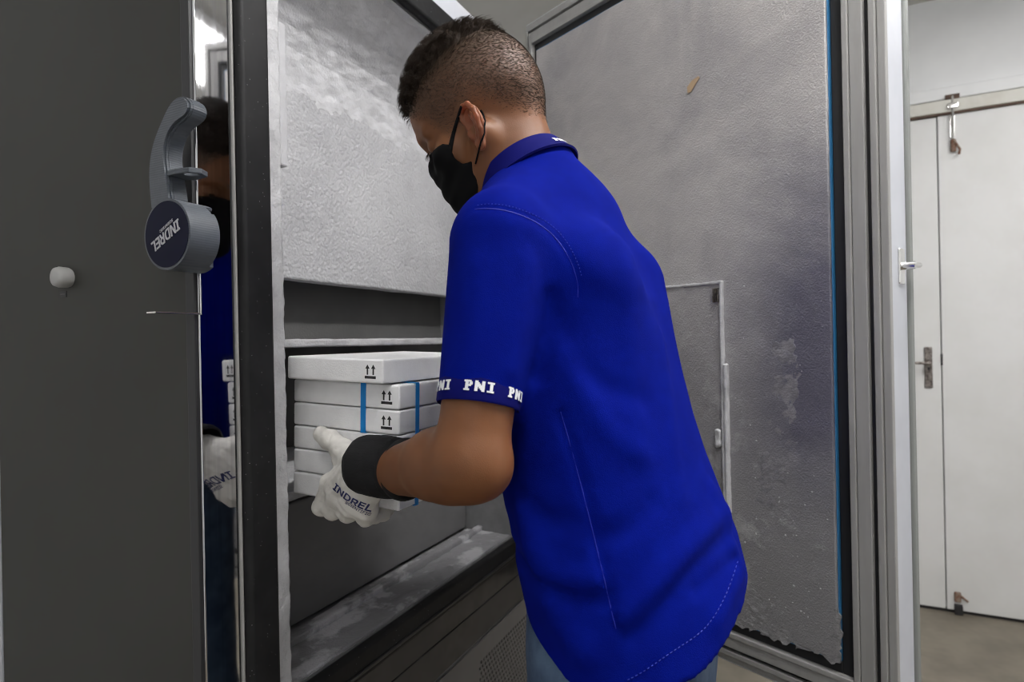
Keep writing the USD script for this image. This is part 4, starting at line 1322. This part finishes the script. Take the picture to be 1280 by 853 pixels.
def glove(p):
    d = None
    for k in range(4):
        c = cap(p, GW + (MCP[k] - GW) * .05, MCP[k], .0215, .0150)
        d = c if d is None else smin(d, c, .014)
    d = smin(d, chain(p, [GW, THB[0], THB[1]], [.022, .0205, .0150], .01), .016)
    d = smin(d, chain(p, THB[1:], [.0158, .0146, .0124], .006), .010)
    for pts, r in FING:
        d = smin(d, chain(p, pts, r, .006), .0115 if pts is not FING[0][0] else .006)
    web = cap(p, (THB[1] + MCP[0]) / 2 + [0, -.012, 0], MCP[1], .012, .012)
    d = smin(d, web, .014)
    # creases of the leather
    for a_, b_, w_, am in GCR:
        e = b_ - a_; t = np.clip((p - a_) @ e / (e @ e), 0, 1)
        m = np.linalg.norm(p - a_ - t[:, None] * e, axis=1)
        d = d + am * np.exp(-(m / w_) ** 2)
    d = d + .0016 * (fbm(p * 75, 2, 55) - .5) * 2 + .0007 * np.sin((p @ np.array([.55, .35, .75])) * 420 + 5 * fbm(p * 40, 2, 57)) * step(fbm(p * 45, 2, 59), .45, .65)
    box = np.max(np.stack([LX - .0002 - p[:, 0], zb - .0003 - p[:, 2]], 1) * -1, 1)
    keep = np.minimum(LX - p[:, 0], 9) ; under = zb - .0004 + TILT * (p[:, 1] - BY0) - p[:, 2]
    return smax(d, -np.maximum(keep, under), .0015)


GCR = []
ndd = lambda pix: [seen([q], glove)[0] for q in pix]
crs = [((424, 541), (419, 561), .0022, .0016), ((416, 539), (411, 553), .0018, .0013), ((430, 575), (414, 590), .0022, .0018), ((421, 590), (405, 604), .0020, .0013), ((408, 600), (399, 622), .0016, .0014),
       ((414, 602), (405, 628), .0014, .0013), ((452, 630), (446, 622), .0020, .0020), ((446, 622), (432, 612), .0018, .0010), ((396, 612), (402, 628), .0013, .0012)]
GCR = [(ndd([a_])[0], ndd([b_])[0], w_, am) for a_, b_, w_, am in crs]
gm = nets(glove, np.minimum(GW, np.min(MCP, 0)) - [.06, .06, .06], np.maximum(GW, np.max(MCP, 0)) + [.10, .06, .10], .0018)


def flip(m):
    m = m.copy(); m.vertices[:, 0] = 2 * XM - m.vertices[:, 0]; m.invert(); return m


ca = dirn(CB, CA); cl_ = np.linalg.norm(CA - CB)
cprof = [(.0305, .004), (.0345, .000), (.0385, .002), (.0402, .008), (.0396, .0145), (.0345, .0185), (.0345, .0215), (.0390, .026), (.0405, .034), (.0410, .045), (.0402, cl_ - .006), (.0378, cl_ + .001), (.0330, cl_ + .002), (.0300, .03)]
cuff = lathe(cprof, CB, ca, 64)
cuff = rough(cuff, .009, .0012, 70, 41)
gv = obj('glove', gm, 'leather', PS, smooth=True, label='white leather work glove with navy lettering on its back')
obj('cuff', cuff, 'knit_black', gv, smooth=True, label='black knitted cuff')
pa, pb = seen([(413, 612), (466, 643)], glove)
oc = seen([(437, 624)], glove)[0]
gex = pb - pa; gL = np.linalg.norm(gex); gex /= gL
nn = on_surface(oc[None], glove, 0, 1)[1][0]; tow = CAM - oc; tow /= np.linalg.norm(tow); nn = nn * .35 + tow * .65; nn /= np.linalg.norm(nn)
gex = gex - nn * (gex @ nn); gex /= np.linalg.norm(gex); gey = np.cross(nn, gex)
for s, hgt, dx, dy, ln in (('INDREL', .0118, 0, 0, .066), ('SCIENTIFIC', .0050, .014, -.0105, .040)):
    tm = print_text(s, hgt, .22, 1.0, hgt > .01, .0003); tm.vertices[:, 0] *= ln / np.ptp(tm.vertices[:, 0])
    obj('lettering', wrap(tm, oc + gex * dx + gey * dy, gex, gey, glove, .0025, .0003), 'navy_print', gv, label=f'navy lettering {s} on the glove')
gv2 = obj('glove', flip(gm), 'leather', PS, smooth=True, label='white leather work glove on the far side of the boxes')
obj('cuff', flip(cuff), 'knit_black', gv2, smooth=True)
